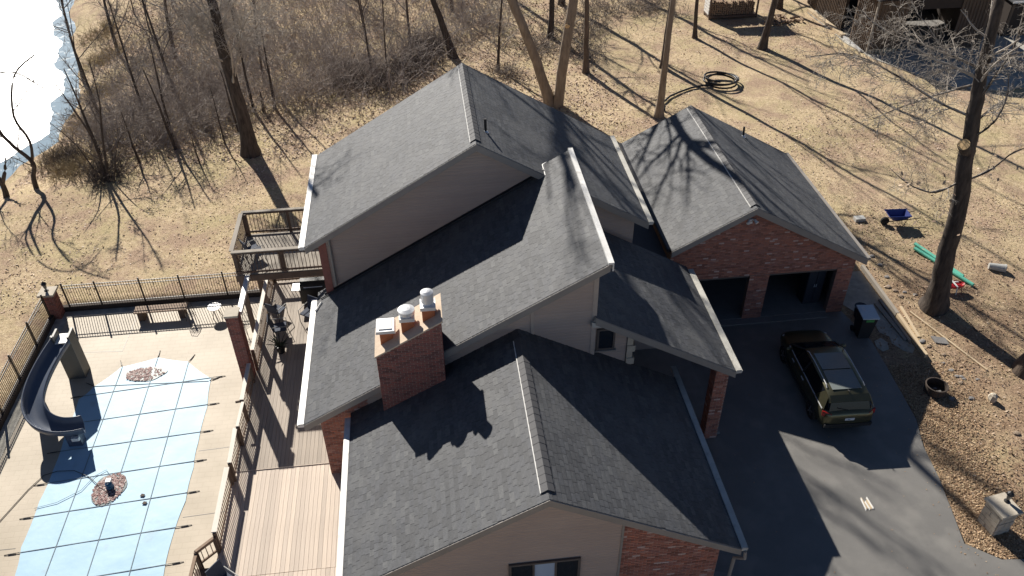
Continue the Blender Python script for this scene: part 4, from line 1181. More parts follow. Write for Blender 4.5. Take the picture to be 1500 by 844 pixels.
for sx in (-1, 1):
    P4 = [(sx * .865, 1.26, .99), (sx * .70, .50, 1.42)]
    t = MB(); t.bar((sx * .80, 1.24, .99), (sx * .665, .48, 1.43), .06, .05); t.build('pillar', M['car_trim'], CAR, local=True)
    t = MB(); t.bar((sx * .872, -.2, 1.0), (sx * .675, -.2, 1.48), .07, .03, up=(sx, 0, .4)); t.build('pillar', M['car_trim'], CAR, local=True)
    t = MB(); t.prism([(sx * .868, -1.30, 1.0), (sx * .845, -2.02, 1.0), (sx * .70, -1.86, 1.40), (sx * .69, -1.55, 1.42)], (sx * .012, 0, .004)); t.build('rear_pillar', M['car_paint'], CAR, local=True)
    t = MB(); t.tube([(sx * .64, -1.5, 1.50), (sx * .63, -1.4, 1.555), (sx * .625, -.3, 1.585), (sx * .63, .2, 1.555), (sx * .64, .3, 1.50)], .017, 6); t.build('roof_rail', M['chrome'], CAR, local=True)
    t = MB(); t.lathe([(.02, -.05), (.09, -.03), (.1, .03), (.04, .08)], (0, 0, 0), 10)
    t.v = [(sx * 1.0 + v[0] * 1.1, .95 + v[1] * .7, 1.03 + v[2]) for v in t.v]; t.bar((sx * .84, .95, .99), (sx * .95, .95, 1.0), .05, .04); t.build('wing_mirror', M['car_paint'], CAR, smooth=True, local=True)
    t = MB(); t.prism([(sx * .62, -2.215, .80), (sx * .885, -2.06, .82), (sx * .885, -2.03, 1.0), (sx * .62, -2.18, .97)], (sx * .012, -.045, .004)); t.build('tail_light', M['tail'], CAR, local=True)
    t = MB(); t.prism([(sx * .55, 2.2, .62), (sx * .80, 2.02, .66), (sx * .82, 1.9, .78), (sx * .56, 2.12, .72)], (0, .05, .01)); t.build('headlight', M['plate'], CAR, local=True)
    t = MB(); t.box((sx * .925 - .012, -1.3, .30), (sx * .925 + .012, 1.2, .40)); t.build('sill_trim', M['car_trim'], CAR, local=True)
    t = MB(); t.bar((sx * .872, -1.95, 1.0), (sx * .872, 1.15, .985), .02, .03); t.build('window_trim', M['chrome'], CAR, local=True)
    for dy in (-.35, .55):
        t = MB(); t.box((sx * .93 - .015, dy - .1, .82), (sx * .93 + .015, dy + .1, .85)); t.build('door_handle', M['chrome'], CAR, local=True)
t = MB(); t.prism([(-.68, -2.02, 1.31), (.68, -2.02, 1.31), (.66, -1.82, 1.45), (-.66, -1.82, 1.45)], (0, -.02, .03)); t.build('spoiler', M['car_paint'], CAR, local=True)
t = MB(); t.prism([(-.70, -2.105, 1.005), (.70, -2.105, 1.005), (.64, -1.985, 1.29), (-.64, -1.985, 1.29)], (0, -.015, .006)); t.build('rear_window', M['car_glass'], CAR, local=True)
t = MB(); t.bar((-.05, -2.13, 1.03), (-.42, -2.09, 1.12), .02, .02); t.build('wiper', M['car_trim'], CAR, local=True)
t = MB(); t.prism([(-.80, -2.26, .36), (.80, -2.26, .36), (.80, -2.30, .55), (-.80, -2.30, .55)], (0, .16, 0)); t.build('bumper', M['car_trim'], CAR, local=True)
t = MB(); t.box((-.16, -2.285, .70), (.16, -2.262, .80)); pl = t.build('license_plate', M['plate'], CAR, local=True)
t = MB(); t.box((-.07, -2.292, .735), (.02, -2.286, .765)); t.build('print', M['strap'], pl, local=True)
t = MB(); t.tube([(.0, -1.7, 1.52), (0, -1.82, 1.60)], [.03, .012], 8); t.build('antenna', M['black'], CAR, local=True)
wt = MB(); wt.lathe([(.20, -.1), (.31, -.11), (.335, -.08), (.335, .08), (.31, .11), (.20, .1)], (0, 0, 0), 24); tyre = wt.mesh('tyre', M['tyre'])
wr = MB(); wr.lathe([(.03, .085), (.21, .07), (.21, -.07)], (0, 0, 0), 24)
for k in range(5): a = k * 1.2566; wr.bar((.03 * math.cos(a), .03 * math.sin(a), .095), (.20 * math.cos(a), .20 * math.sin(a), .09), .05, .02)
rim = wr.mesh('rim', M['rim'])
for sx in (-1, 1):
    for yy in (-1.38, 1.38):
        wh = obj('wheel', tyre, CAR, (sx * .83, yy, .335), local=True, rot=(0, sx * math.pi / 2, 0))
        obj('rim', rim, wh, (0, 0, 0), local=True)

# ------------------------------------------------------------------ wheeled bin
BI = thing('wheelie_bin', 'dark wheeled bin with pale grey blue lid beside the garage', 'bin', (17.3, 24.45, -.2), -.1)
t = MB(); t.prism([(-.24, -.30, .0), (.24, -.30, 0), (.24, .25, 0), (-.24, .25, 0)], (0, 0, .02))
vs = []
t = MB(); lo = [(-.24, -.28, .02), (.24, -.28, .02), (.24, .26, .02), (-.24, .26, .02)]; hi = [(-.31, -.40, 1.15), (.31, -.40, 1.15), (.31, .36, 1.15), (-.31, .36, 1.15)]
t.face(lo[::-1]); t.face(hi)
for k in range(4): t.face([lo[k], lo[(k + 1) % 4], hi[(k + 1) % 4], hi[k]])
t.build('body', M['car_trim'], BI, local=True)
t = MB(); t.prism([(-.34, -.45, 1.155), (.34, -.45, 1.155), (.34, .40, 1.20), (-.34, .40, 1.20)], (0, 0, .05)); lid = t.build('lid', M['lid'], BI, local=True)
t = MB(); t.prism([(-.2, .0, 1.232), (-.06, .0, 1.232), (-.06, .28, 1.2465), (-.2, .28, 1.2465)], (0, 0, .004)); t.build('sticker', M['plate'], lid, local=True)
t = MB(); t.prism([(-.16, -.402, .98), (.16, -.402, .98), (.16, -.413, 1.10), (-.16, -.413, 1.10)], (0, -.005, 0)); t.build('sticker', M['label_green'], BI, local=True)
t = MB(); t.tube([(-.28, .44, 1.1), (.28, .44, 1.1)], .02, 6); t.build('handle', M['car_trim'], BI, local=True)
for sx in (-.3, .3):
    t = MB(); t.tube([(sx - .03, .28, .12), (sx + .03, .28, .12)], .12, 14); t.build('wheel', M['tyre'], BI, local=True)
B2 = thing('storage_tub', 'dark blue plastic tub beside the bin by the garage corner', 'tub', (17.75, 25.6, -.2))
t = MB(); t.lathe([(.22, 0), (.27, .5), (.29, .51), (.26, .49)], (17.75, 25.6, -.2), 20); t.build('tub', M['blue_plastic'], B2)

# ------------------------------------------------------------------ yard bits on the right
def lumber(name, a, b, wd, ht, m, label, cat, group=None, z=-.25):
    mb = MB(); mb.bar((*a, z + ht / 2), (*b, z + ht / 2), wd, ht)
    return tag(mb.build(name, M[m]), label, cat, group)


lumber('edging_timber', (19.42, 28.9), (19.36, 25.4), .14, .22, 'lumber_grey', 'weathered grey edging timber running from the garage corner', 'timber')
lumber('edging_timber', (19.36, 25.35), (19.24, 22.75), .13, .22, 'lumber', 'pale edging timber at the end of the gravel strip', 'timber')
lumber('plank', (18.86, 26.3), (19.0, 23.85), .2, .06, 'lumber_grey', 'grey plank lying on the gravel, nearer the bin', 'plank', z=-.215)
lumber('plank', (19.12, 26.5), (19.08, 23.75), .12, .10, 'lumber_grey', 'narrow grey plank lying on the gravel along the edging timber', 'plank', z=-.215)
lumber('board', (19.85, 26.0), (19.62, 24.0), .12, .05, 'lumber', 'short tan board lying just outside the edging timber', 'board')
lumber('pole', (20.05, 25.6), (21.28, 21.75), .075, .075, 'lumber', 'long thin pale pole lying on the dirt below the big tree', 'pole')
lumber('rod', (22.15, 26.5), (22.22, 24.0), .035, .035, 'bark_dark', 'thin dark rod lying beside the big tree shadow', 'rod')
mb = MB(); mb.prism([(20.1, 23.95, -.16), (20.62, 23.75, -.16), (20.62, 23.4, -.2), (20.12, 23.55, -.2)], (0, 0, -.06)); tag(mb.build('stone_slab', M['slate']), 'flat grey stone slab leaning under the long pole', 'slab')
RR = thing('fire_ring', 'rusty steel fire ring holding a little ash beside the driveway', 'fire pit', (18.62, 20.9, -.25))
MB().lathe([(.40, 0), (.40, .38), (.42, .385), (.42, .40), (.37, .40), (.37, .06)], (18.62, 20.9, -.25), 28).build('ring', M['rust'], RR, smooth=False)
mb = MB()
for k in range(14): a = R.uniform(0, 6.28); q = R.uniform(0, .3); mb.box((18.62 + q * math.cos(a) - .05, 20.9 + q * math.sin(a) - .04, -.19), (18.62 + q * math.cos(a) + .05, 20.9 + q * math.sin(a) + .04, -.12), 0, R.random())
mb.build('ash', M['slate'], RR, kind='stuff')


def rock(name, p, s, m, label, cat, group=None, seed=0):
    q = random.Random(seed); mb = MB(); n = 7; rows = [(-.2, .7), (.25, 1), (.7, .75), (.9, .3)]
    for z, r in rows:
        for k in range(n): a = 6.283 * k / n; rr = r * q.uniform(.8, 1.15); mb.v.append((p[0] + s[0] * rr * math.cos(a), p[1] + s[1] * rr * math.sin(a), p[2] + s[2] * z))
    for j in range(3):
        for k in range(n): mb.f.append((j * n + k, j * n + (k + 1) % n, (j + 1) * n + (k + 1) % n, (j + 1) * n + k)); mb.m.append(0); mb.r.append(.5)
    mb.f.append(tuple(3 * n + k for k in range(n))); mb.m.append(0); mb.r.append(.5)
    return tag(mb.build(name, M[m]), label, cat, group)


for i in range(30):
    x = R.uniform(19.5, 21.0); y = R.uniform(21.0, 24.0) if i < 14 else R.uniform(26.4, 30.0)
    if i >= 25: x = R.uniform(17.8, 21.5); y = R.uniform(18.5, 22)
    s = R.uniform(.05, .16); rock('stone', (x, y, -.25), (s, s * .8, s * .5), 'slate' if R.random() < .5 else 'rock_brown', 'rough broken stone in the rubble right of the edging timber', 'stone', 'stones in the dirt right of the garage', i)
rock('stone', (20.55, 20.2, -.25), (.16, .2, .4), 'stone_cap', 'upright pale stone in the grass right of the fire ring', 'stone', seed=99)

# stone drive pillar with lantern
PD = thing('drive_pillar', 'low pale stone pillar beside the leaf strip at the driveway', 'pillar', (17.35, 14.85, -.25), .16)
t = MB(); t.box((-.30, -.33, -.05), (.30, .33, 1.0)); sh_ = t.build('core', M['mortar'], PD, local=True)
for k in range(4):
    for r_ in range(5):
        z = r_ * .2
        u = -.33
        while u < .30:
            L = min(R.uniform(.16, .32), .335 - u); th = k * math.pi / 2; M4 = Matrix.Rotation(th, 4, 'Z')
            off = .33 if k % 2 == 0 else .30; lim = .30 if k % 2 == 0 else .33
            a0, a1 = max(u, -lim), min(u + L - .012, lim)
            if a1 - a0 > .04:
                q = MB(); q.box((a0, -off - R.uniform(.012, .035), z + .006), (a1, -off + .01, z + .19), 0, R.random(), M4); q.build('stone', M['stone_cap'], PD, local=True)
            u += L
t = MB(); t.box((-.39, -.42, 1.003), (.39, .42, 1.09)); t.build('cap_stone', M['stone_cap'], PD, local=True)
lantern('black lantern standing on the pale stone pillar by the driveway', (17.52, 14.98, .84), 1.0)

# sticks of firewood on the drive
for k in range(5):
    t = MB(); x = 13.5 + k * .065; t.prism([(x, 15.95 + R.uniform(-.08, .05), -.2), (x + .055, 15.95, -.2), (x + .03, 15.95, -.15)], (R.uniform(-.03, .03), R.uniform(.32, .5), 0))
    tag(t.build('split_log', M['lumber'] if k % 2 else M['white_plastic']), 'pale split stick in the small heap on the driveway', 'stick', 'split sticks on the driveway')

# wheelbarrow (local, wheel toward -x)
WB = thing('wheelbarrow', 'blue wheelbarrow standing in the dry grass beyond the garage', 'wheelbarrow', (22.75, 32.2, -.25), -.08)
t = MB(); lo = [(-.35, -.22, .38), (.30, -.22, .38), (.30, .22, .38), (-.35, .22, .38)]; hi = [(-.62, -.34, .66), (.48, -.34, .66), (.48, .34, .66), (-.62, .34, .66)]
t.face(lo); t.face(lo[::-1])
for k in range(4): t.face([lo[k], lo[(k + 1) % 4], hi[(k + 1) % 4], hi[k]])
tr = t.build('tray', M['barrow'], WB, local=True); md = tr.modifiers.new('s', 'SOLIDIFY'); md.thickness = .012
t = MB(); t.tube([(*h, ) for h in hi] + [hi[0]], .018, 6); t.build('rim', M['barrow'], WB, local=True)
t = MB(); t.tube([(-.62, -.05, .22), (-.62, .05, .22)], .21, 16); t.build('wheel', M['tyre'], WB, local=True)
for sy in (-1, 1):
    t = MB(); t.tube([(-.66, sy * .1, .22), (-.2, sy * .22, .34), (.95, sy * .32, .55)], .022, 6); t.build('handle', M['bark_dark'], WB, local=True)
    t = MB(); t.tube([(.1, sy * .24, .37), (.22, sy * .24, 0), (.36, sy * .26, .42)], .016, 6); t.build('leg', M['black'], WB, local=True)
t = MB(); t.box((20.85, 32.62, -.26), (21.35, 32.95, -.08)); tag(t.build('concrete_block', M['grey_plastic']), 'pale concrete block lying beside the garage wall', 'block')
for k, (a, b) in enumerate((((22.55, 30.0), (23.72, 26.95)), ((22.75, 30.35), (23.62, 27.6)))):
    t = MB(); t.tube([(*a, -.16), (*b, -.16)], .085, 12)
    tag(t.build('drain_pipe', M['pipe_green'], smooth=False), ('longer pale green pipe behind the big tree, nearer the red sled', 'shorter pale green pipe behind the big tree, farther from the sled')[k], 'pipe')
BKt = thing('bucket', 'pale grey bucket lying on its side in the dry grass', 'bucket', (25.5, 28.0, -.25))
t = MB(); t.tube([(25.15, 28.15, -.1), (25.75, 27.85, -.09)], [.15, .19], 18); t.build('body', M['grey_plastic'], BKt)
t = MB(); t.tube([(25.74, 27.855, -.09), (25.78, 27.835, -.09)], [.205, .205], 18); t.build('rim', M['grey_plastic'], BKt)
SD_ = thing('sled', 'red plastic sled with white straps behind the big tree', 'sled', (22.6, 26.75, -.25))
t = MB(); pts = []
for k in range(20):
    a = 6.283 * k / 20; pts.append((22.62 + .50 * math.cos(a), 26.78 + .25 * math.sin(a)))
for k in range(20):
    p, q = pts[k], pts[(k + 1) % 20]; c = (22.62, 26.78)
    i_ = lambda w_, s, z: (c[0] + (w_[0] - c[0]) * s, c[1] + (w_[1] - c[1]) * s, z)
    t.face([i_(p, 1, .06), i_(q, 1, .06), i_(q, .97, .16), i_(p, .97, .16)]); t.face([i_(p, .97, .16), i_(q, .97, .16), i_(q, .8, .08), i_(p, .8, .08)]); t.face([i_(p, .8, .08), i_(q, .8, .08), (c[0], c[1], .06)]); t.face([i_(p, 1, .06), (c[0], c[1], .0), i_(q, 1, .06)])
t.build('tub', M['red'], SD_)
t = MB(); t.bar((22.15, 26.95, .17), (22.85, 26.85, .19), .06, .02); t.bar((22.62, 26.52, .18), (22.62, 27.03, .18), .07, .02); t.bar((22.62, 26.51, .19), (22.63, 26.46, -.24), .05, .02, up=(0, 1, 0)); t.build('strap', M['white_plastic'], SD_)
t = MB(); t.tube([(22.2, 26.6, -.25), (22.25, 26.7, .03), (22.95, 26.7, .03), (23.0, 26.6, -.25)], .015, 6); t.tube([(22.2, 26.95, -.25), (22.25, 26.9, .03), (22.95, 26.9, .03), (23.0, 26.95, -.25)], .015, 6); t.build('stand', M['black'], SD_)

# black drain hose with a coil
t = MB(); pts = [(14.62, 45.95, -.12), (14.62, 46.4, -.12), (14.8, 47.0, -.12), (15.5, 47.85, -.12), (16.3, 48.4, -.12), (17.2, 48.9, -.12), (18.1, 49.15, -.12)]
for k in range(60): a = -2.6 + k * .33; r_ = .92 + .12 * math.sin(k * .5); pts.append((19.4 + r_ * math.cos(a) * 1.12, 49.55 + r_ * math.sin(a) * 1.0, -.12 + k * .0055 + .03 * math.sin(a * 1.3)))
t.tube(pts, .062, 8); tag(t.build('drain_hose', M['black'], smooth=True), 'black drain hose lying coiled on the grass with a tail to the tree', 'hose')

# ------------------------------------------------------------------ sheds and firewood
SHD = thing('shed', 'large dark brown board and batten shed beside the gravel yard', 'shed', (34, 58, -.25))
mb = MB(); mb.box((31.02, 57.3, -.2), (31.2, 63.6, 3.6)); mb.box((31.02, 53.0, -.2), (31.2, 55.7, 3.6)); mb.box((31.2, 53.0, -.2), (33.2, 53.15, 3.6)); mb.box((33.2, 53.0, 2.7), (37.1, 53.15, 3.6)); mb.box((37.1, 53.0, -.2), (39.4, 53.15, 3.6)); mb.box((39.25, 53.15, -.2), (39.4, 63.6, 3.6)); mb.box((31.2, 63.4, -.2), (39.25, 63.6, 3.6))
mb.build('wall', M['shed_dark'], SHD)
mb = MB(); mb.box((31.2, 53.15, -.18), (39.25, 63.4, -.12)); mb.build('floor', M['floor_conc'], SHD)
mb = MB(); mb.prism([(30.6, 52.3, 3.62), (35.2, 52.3, 5.0), (39.8, 52.3, 3.62), (39.8, 52.3, 3.75), (35.2, 52.3, 5.15), (30.6, 52.3, 3.75)], (0, 11.8, 0)); mb.build('roof', M['ridge'], SHD)
bd = MB().box((-.02, .01, 0), (.012, .235, 3.6)).mesh('board', M['shed_wood']); bt_ = MB().box((-.045, -.03, 0), (.0, .03, 3.6)).mesh('batten', M['shed_wood'])
for y0, y1 in ((57.3, 63.6), (53.0, 55.7)):
    y = y0
    while y < y1 - .1: obj('board', bd, SHD, (31.005, y, -.2)); obj('batten', bt_, SHD, (30.985, y, -.2)); y += .25
bd2 = MB().box((.01, -.02, 0), (.235, .012, 3.6)).mesh('board', M['shed_wood']); bt2 = MB().box((-.03, -.045, 0), (.03, 0, 3.6)).mesh('batten', M['shed_wood'])
for x0, x1 in ((31.05, 33.2), (37.1, 39.4)):
    x = x0
    while x < x1 - .1: obj('board', bd2, SHD, (x, 52.985, -.2)); obj('batten', bt2, SHD, (x, 52.965, -.2)); x += .25
mb = MB(); mb.box((30.93, 52.9, -.2), (31.04, 53.03, 3.6)); mb.build('corner_post', M['lumber_grey'], SHD)
mb = MB(); mb.box((31.05, 52.93, -.2), (33.1, 52.96, .06)); mb.build('skirt_board', M['lumber'], SHD)
lumber('lumber_stack', (30.35, 61.6), (30.62, 56.0), .34, .22, 'lumber', 'long pale boards stacked on the ground along the shed wall', 'boards', z=-.19)
lumber('metal_trim', (30.62, 55.9), (30.68, 53.2), .16, .14, 'chrome', 'short bundle of grey trim lying by the shed corner', 'trim', z=-.19)
SH2 = thing('small_shed', 'small dark shed with a pale metal roof edge at the top right', 'shed', (43.2, 55.6, -.25))
mb = MB(); mb.box((42.0, 54.6, -.2), (46.5, 58.5, 2.3)); mb.build('wall', M['shed_dark'], SH2)
x = 42.02
while x < 46.4: obj('board', MB().box((.01, -.02, 0), (.235, .012, 2.3)).mesh('board', M['shed_wood']) if x < 42.1 else bds, SH2, (x, 54.58, -.2)); bds = bpy.data.objects['board'].data if x > 42.1 else SH2.children[-1].data; x += .25
mb = MB(); mb.prism([(41.8, 54.3, 2.31), (46.7, 54.3, 2.31), (46.7, 58.8, 2.6), (41.8, 58.8, 2.6)], (0, 0, .08)); rf2 = mb.build('roof', M['ridge'], SH2)
mb = MB(); mb.box((41.8, 54.26, 2.30), (46.7, 54.295, 2.42)); mb.build('roof_edge', M['white_metal'], rf2)

FR = thing('firewood_rack', 'covered firewood rack with a slatted end whitened for the sunlight on it', 'rack', (24, 61.6, -.25))
for x_ in (22.15, 25.85):
    for y_ in (61.0, 62.2):
        t = MB(); t.box((x_ - .06, y_ - .06, -.25), (x_ + .06, y_ + .06, 2.2)); t.build('post', M['wood_dark'], FR)
t = MB(); t.box((22.1, 60.98, -.12), (25.9, 62.2, .0)); t.box((22.1, 60.93, -.14), (25.9, 60.975, .02)); t.build('base_frame', M['wood_dark'], FR)
t = MB(); t.box((21.9, 60.7, 2.2), (26.1, 62.5, 2.28)); t.build('roof', M['wood_dark'], FR)
for k in range(9):
    t = MB(); t.box((22.04, 61.05, .08 + k * .23), (22.085, 62.15, .08 + k * .23 + .16)); t.build('slat', M['white_plastic'], FR)  # white colour puts the sunlight on this end into the slats
LG = MB(); LG.tube([(0, 0, 0), (0, .45, 0)], .085, 7); lm = LG.mesh('log', M['log_end']); nlog = 0
for r_ in range(7):
    for k in range(20):
        if r_ == 6 and R.random() < .4: continue
        o = obj('log', lm, None, (22.4 + k * .168 + R.uniform(-.02, .02), 61.08 + R.uniform(-.03, .06), .09 + r_ * .15), rot=(0, R.uniform(0, 6.28), R.uniform(-.08, .08)))
        s = R.uniform(.8, 1.05); o.scale = (s, 1, s); tag(o, 'split firewood log stacked in the covered rack', 'log', 'logs in the firewood rack')
for k in range(34):
    o = obj('log', lm, None, (27.4 + R.gauss(0, .55), 59.6 + R.gauss(0, .45), -.16 + R.uniform(0, .12)), rot=(R.uniform(-.2, .2), 0, R.uniform(0, 3.14)))
    tag(o, 'loose firewood log in the heap right of the rack', 'log', 'logs heaped beside the rack')
lumber('board', (26.3, 60.5), (27.1, 60.3), .2, .2, 'lumber', 'pale squared timber between the rack and the log heap', 'timber')

# ------------------------------------------------------------------ trees
def tubes(P, Rr, s):
    """P (N,k,3) polylines, Rr (N,k) radii -> verts, quads"""
    N, k, _ = P.shape
    T = np.gradient(P, axis=1); T /= np.linalg.norm(T, axis=2, keepdims=True) + 1e-9
    ref = np.where(np.abs(T[..., 2:3]) < .9, np.array([0, 0, 1.]), np.array([1., 0, 0]))
    A = np.cross(T, ref); A /= np.linalg.norm(A, axis=2, keepdims=True) + 1e-9; B = np.cross(T, A)
    ang = np.arange(s) * 2 * np.pi / s
    V = P[:, :, None, :] + (A[:, :, None, :] * np.cos(ang)[None, None, :, None] + B[:, :, None, :] * np.sin(ang)[None, None, :, None]) * Rr[:, :, None, None]
    idx = np.arange(N * k * s).reshape(N, k, s); nx = np.roll(idx, -1, axis=2)
    Q = np.stack([idx[:, :-1], nx[:, :-1], nx[:, 1:], idx[:, 1:]], -1).reshape(-1, 4)
    return V.reshape(-1, 3), Q


def branch_level(rng, P, Rr, n, lo, hi, lr, ang, grav, rr, k=6, wig=.12, rmin=.009):
    """n children on random parents of (P,Rr); returns polylines"""
    N, kk, _ = P.shape
    L = np.linalg.norm(np.diff(P, axis=1), axis=2).sum(1)
    pi = rng.choice(N, n, p=L / L.sum()); t = rng.uniform(lo, hi, n) * (kk - 1); i = np.minimum(t.astype(int), kk - 2); f = (t - i)[:, None]
    base = P[pi, i] * (1 - f) + P[pi, i + 1] * f
    d = P[pi, i + 1] - P[pi, i]; d /= np.linalg.norm(d, axis=1, keepdims=True) + 1e-9
    r0 = (Rr[pi, i] * (1 - f[:, 0]) + Rr[pi, i + 1] * f[:, 0])
    q = rng.normal(size=(n, 3)); q -= d * (q * d).sum(1, keepdims=True); q /= np.linalg.norm(q, axis=1, keepdims=True)
    a = rng.uniform(*ang, n)[:, None]; d = d * np.cos(a) + q * np.sin(a)
    ln = L[pi] * rng.uniform(*lr, n) * (1.15 - .6 * t / (kk - 1))
    st = ln / (k - 1); out = np.empty((n, k, 3)); out[:, 0] = base
    for j in range(1, k):
        d = d + rng.normal(size=(n, 3)) * wig + np.array([0, 0, grav]); d /= np.linalg.norm(d, axis=1, keepdims=True)
        out[:, j] = out[:, j - 1] + d * st[:, None]
    r1 = np.maximum(r0 * rng.uniform(*rr, n), rmin)
    return out, r1[:, None] * np.linspace(1, .3, k)[None, :]


def tree(label, trunk, r0, levels, seed, bark='bark', twig='twig', crown_lo=.3, group=None, flare=1.6, cat='tree', limbs=None, stems=None, taper=.25, name='bare_tree', twig_lo=None):
    """trunk: points; levels: list of (n, len ratio, angle, gravity, radius ratio)"""
    rng = np.random.default_rng(seed)
    t = thing(name, label, cat, tuple(trunk[0]), 0, group)
    def pl(pts, rA, fl):
        p = spline([Vector(q) for q in pts], 4); a = np.array([tuple(q) for q in p])
        n = len(a); a[2:-1, :2] += rng.normal(size=(n - 3, 2)) * rA * .05
        u = np.linspace(0, 1, n); r = rA * (1 - (1 - taper) * u); h = np.maximum(a[:, 2] - a[0, 2], 0)
        r = r * (1 + (fl - 1) * np.exp(-h / (rA * 1.6)))
        return a, r
    a, r = pl(trunk, r0, flare)
    a[0, 2] -= .25
    V, Q = tubes(a[None], r[None], 12)
    ang_ = np.tile(np.arange(12), len(a)) * 2 * np.pi / 12; hh = np.repeat(np.maximum(a[:, 2] - a[0, 2], 0), 12)
    ctr_ = np.repeat(a, 12, axis=0); k_ = 1 + .10 * np.sin(ang_ * 3 + seed) * np.exp(-hh / (r0 * 3)) + .035 * np.sin(ang_ * 5 + hh * 3)
    V = ctr_ + (V - ctr_) * k_[:, None]
    obj('trunk', np_mesh('trunk', V, Q, M[bark], smooth=True), t, (0, 0, 0))
    K = 6
    res = lambda aa, rr_: (np.stack([np.interp(np.linspace(0, 1, 16), np.linspace(0, 1, len(aa)), aa[:, c]) for c in range(3)], 1), np.interp(np.linspace(0, 1, 16), np.linspace(0, 1, len(rr_)), rr_))
    P0, R0 = res(a, r); PP, RP = [P0[None]], [R0[None]]
    if stems:
        for st, rs in stems:
            sa, sr = pl(st, rs, 1.05); V, Q = tubes(sa[None], sr[None], 10); obj('trunk', np_mesh('trunk', V, Q, M[bark], smooth=True), t, (0, 0, 0))
            p_, r_ = res(sa, sr); PP.append(p_[None]); RP.append(r_[None])
    P_, R_ = np.concatenate(PP), np.concatenate(RP)
    if limbs:
        LP, LR = [], []
        for pts, rl in limbs:
            la, lr_ = pl(pts, rl, 1.1); p_, r_ = res(la, lr_); LP.append(p_); LR.append(r_)
        LP, LR = np.array(LP), np.array(LR); V, Q = tubes(LP, LR, 8)
        obj('limb', np_mesh('limb', V, Q, M[bark], smooth=True), t, (0, 0, 0))
    VV, QQ, off = [], [], 0; first = True
    cur = (P_, R_)
    for li, (n, lr, an, gr, rr) in enumerate(levels):
        lo = crown_lo if first else .15
        src = cur
        if first and limbs: pass
        P2, R2 = branch_level(rng, src[0], src[1], n, lo, .98, lr, an, gr, rr, K, .10 + .10 * li)
        if first and limbs:
            s16 = np.linspace(0, 15, K).astype(int); P2 = np.concatenate([P2, LP[:, s16]]); R2 = np.concatenate([R2, LR[:, s16]])
        ok = P2[:, :, 2].min(1) > hz(P2[:, 0, 0], P2[:, 0, 1]) + .3
        P2, R2 = P2[ok], R2[ok]
        V, Q = tubes(P2, R2, 6 if li == 0 else (4 if li == 1 else 3)); VV.append(V); QQ.append(Q + off); off += len(V)
        cur = (P2, R2); first = False
    obj('crown', np_mesh('crown', np.concatenate(VV), np.concatenate(QQ), M[twig]), t, (0, 0, 0))
    return t


LV = lambda a, b, c, d=0: [(a, (.22, .42), (.5, 1.1), .03, (.3, .5)), (b, (.3, .6), (.4, 1.0), .02, (.35, .6)), (c, (.3, .6), (.3, 1.0), .01, (.4, .7))] + ([(d, (.4, .8), (.3, 1.1), 0, (.5, .8))] if d else [])
# woods on the left: the big tree by the pond side
tree('largest tree of the left woods, with a thick dark trunk and pale tangled twigs', [(-10.38, 44.95, -.85), (-10.42, 45, 2.4), (-10.66, 45, 5.6), (-10.7, 45.2, 8.2), (-11.2, 45.6, 13), (-11.6, 46, 18)], .42, [(30, (.18, .32), (.5, 1.05), .03, (.16, .28)), (300, (.3, .65), (.5, 1.2), -.02, (.35, .6)), (2000, (.3, .6), (.4, 1.2), -.04, (.4, .7)), (4600, (.4, .8), (.3, 1.1), 0, (.5, .8))], 3, 'bark_dark', 'twig_pale', .22)
tree('double stemmed tree behind the house ridge, its two trunks forming a V', [(7.85, 47.9, -.25), (6.9, 48, 2.63), (6.25, 48, 4.4), (5.45, 48, 6.4), (4.0, 48.1, 9.8), (2.0, 48.2, 13.4), (-.5, 48.3, 17.5), (-3, 48.4, 21.5), (-5.5, 48.6, 26)], .31, [(40, (.16, .3), (.5, 1.2), .02, (.4, .6)), (260, (.3, .6), (.4, 1.0), .01, (.45, .65)), (1300, (.3, .6), (.3, 1.0), 0, (.5, .8))], 5, 'bark_pale', 'twig', .5, taper=.5,
     stems=[([(8.25, 47.7, -.4), (8.5, 47.6, 2.7), (8.83, 47.6, 5.2), (8.95, 47.6, 6.8), (8.3, 47.7, 10), (6.7, 48, 13.5), (4.7, 48, 17), (3.6, 48, 22), (3.4, 48, 26)], .33)])
rock('cut_scar', (8.62, 47.3, 4.9), (.16, .06, .2), 'cutwood', 'orange cut scar on the right trunk of the double tree', 'cut stub', seed=4)
tree('slim dark tree right of the double trunk', [(10.92, 52.45, -.25), (10.85, 52.4, 2.5), (10.78, 52.4, 4.7), (10.8, 52.4, 9), (10.7, 52.5, 15), (10.6, 52.5, 22)], .20, [(18, (.2, .36), (.5, 1.1), .03, (.4, .6)), (110, (.3, .6), (.4, 1.0), .02, (.45, .65)), (450, (.3, .6), (.3, 1.0), .01, (.5, .8))], 6, 'bark', 'twig', .45)
tree('tan tree beside the far garage ridge with a hose at its foot', [(14.12, 45.35, -.25), (14.14, 45.3, 1.8), (14.16, 45.3, 3.3), (14.25, 45.3, 6.9), (14.6, 45.4, 11), (14.7, 45.6, 16), (14.8, 45.6, 21)], .24, [(20, (.2, .36), (.5, 1.1), .03, (.4, .6)), (120, (.3, .6), (.4, 1.0), .02, (.45, .65)), (500, (.3, .6), (.3, 1.0), .01, (.5, .8))], 7, 'bark_pale', 'twig', .5)
tree('thin dark tree just left of the firewood rack', [(20.03, 57.65, -.25), (19.9, 57.6, 1.5), (19.78, 57.6, 4), (19.8, 57.7, 9), (19.7, 57.8, 14), (19.7, 57.8, 20)], .16, LV(12, 70, 250), 8, 'bark_dark', 'twig', .4)
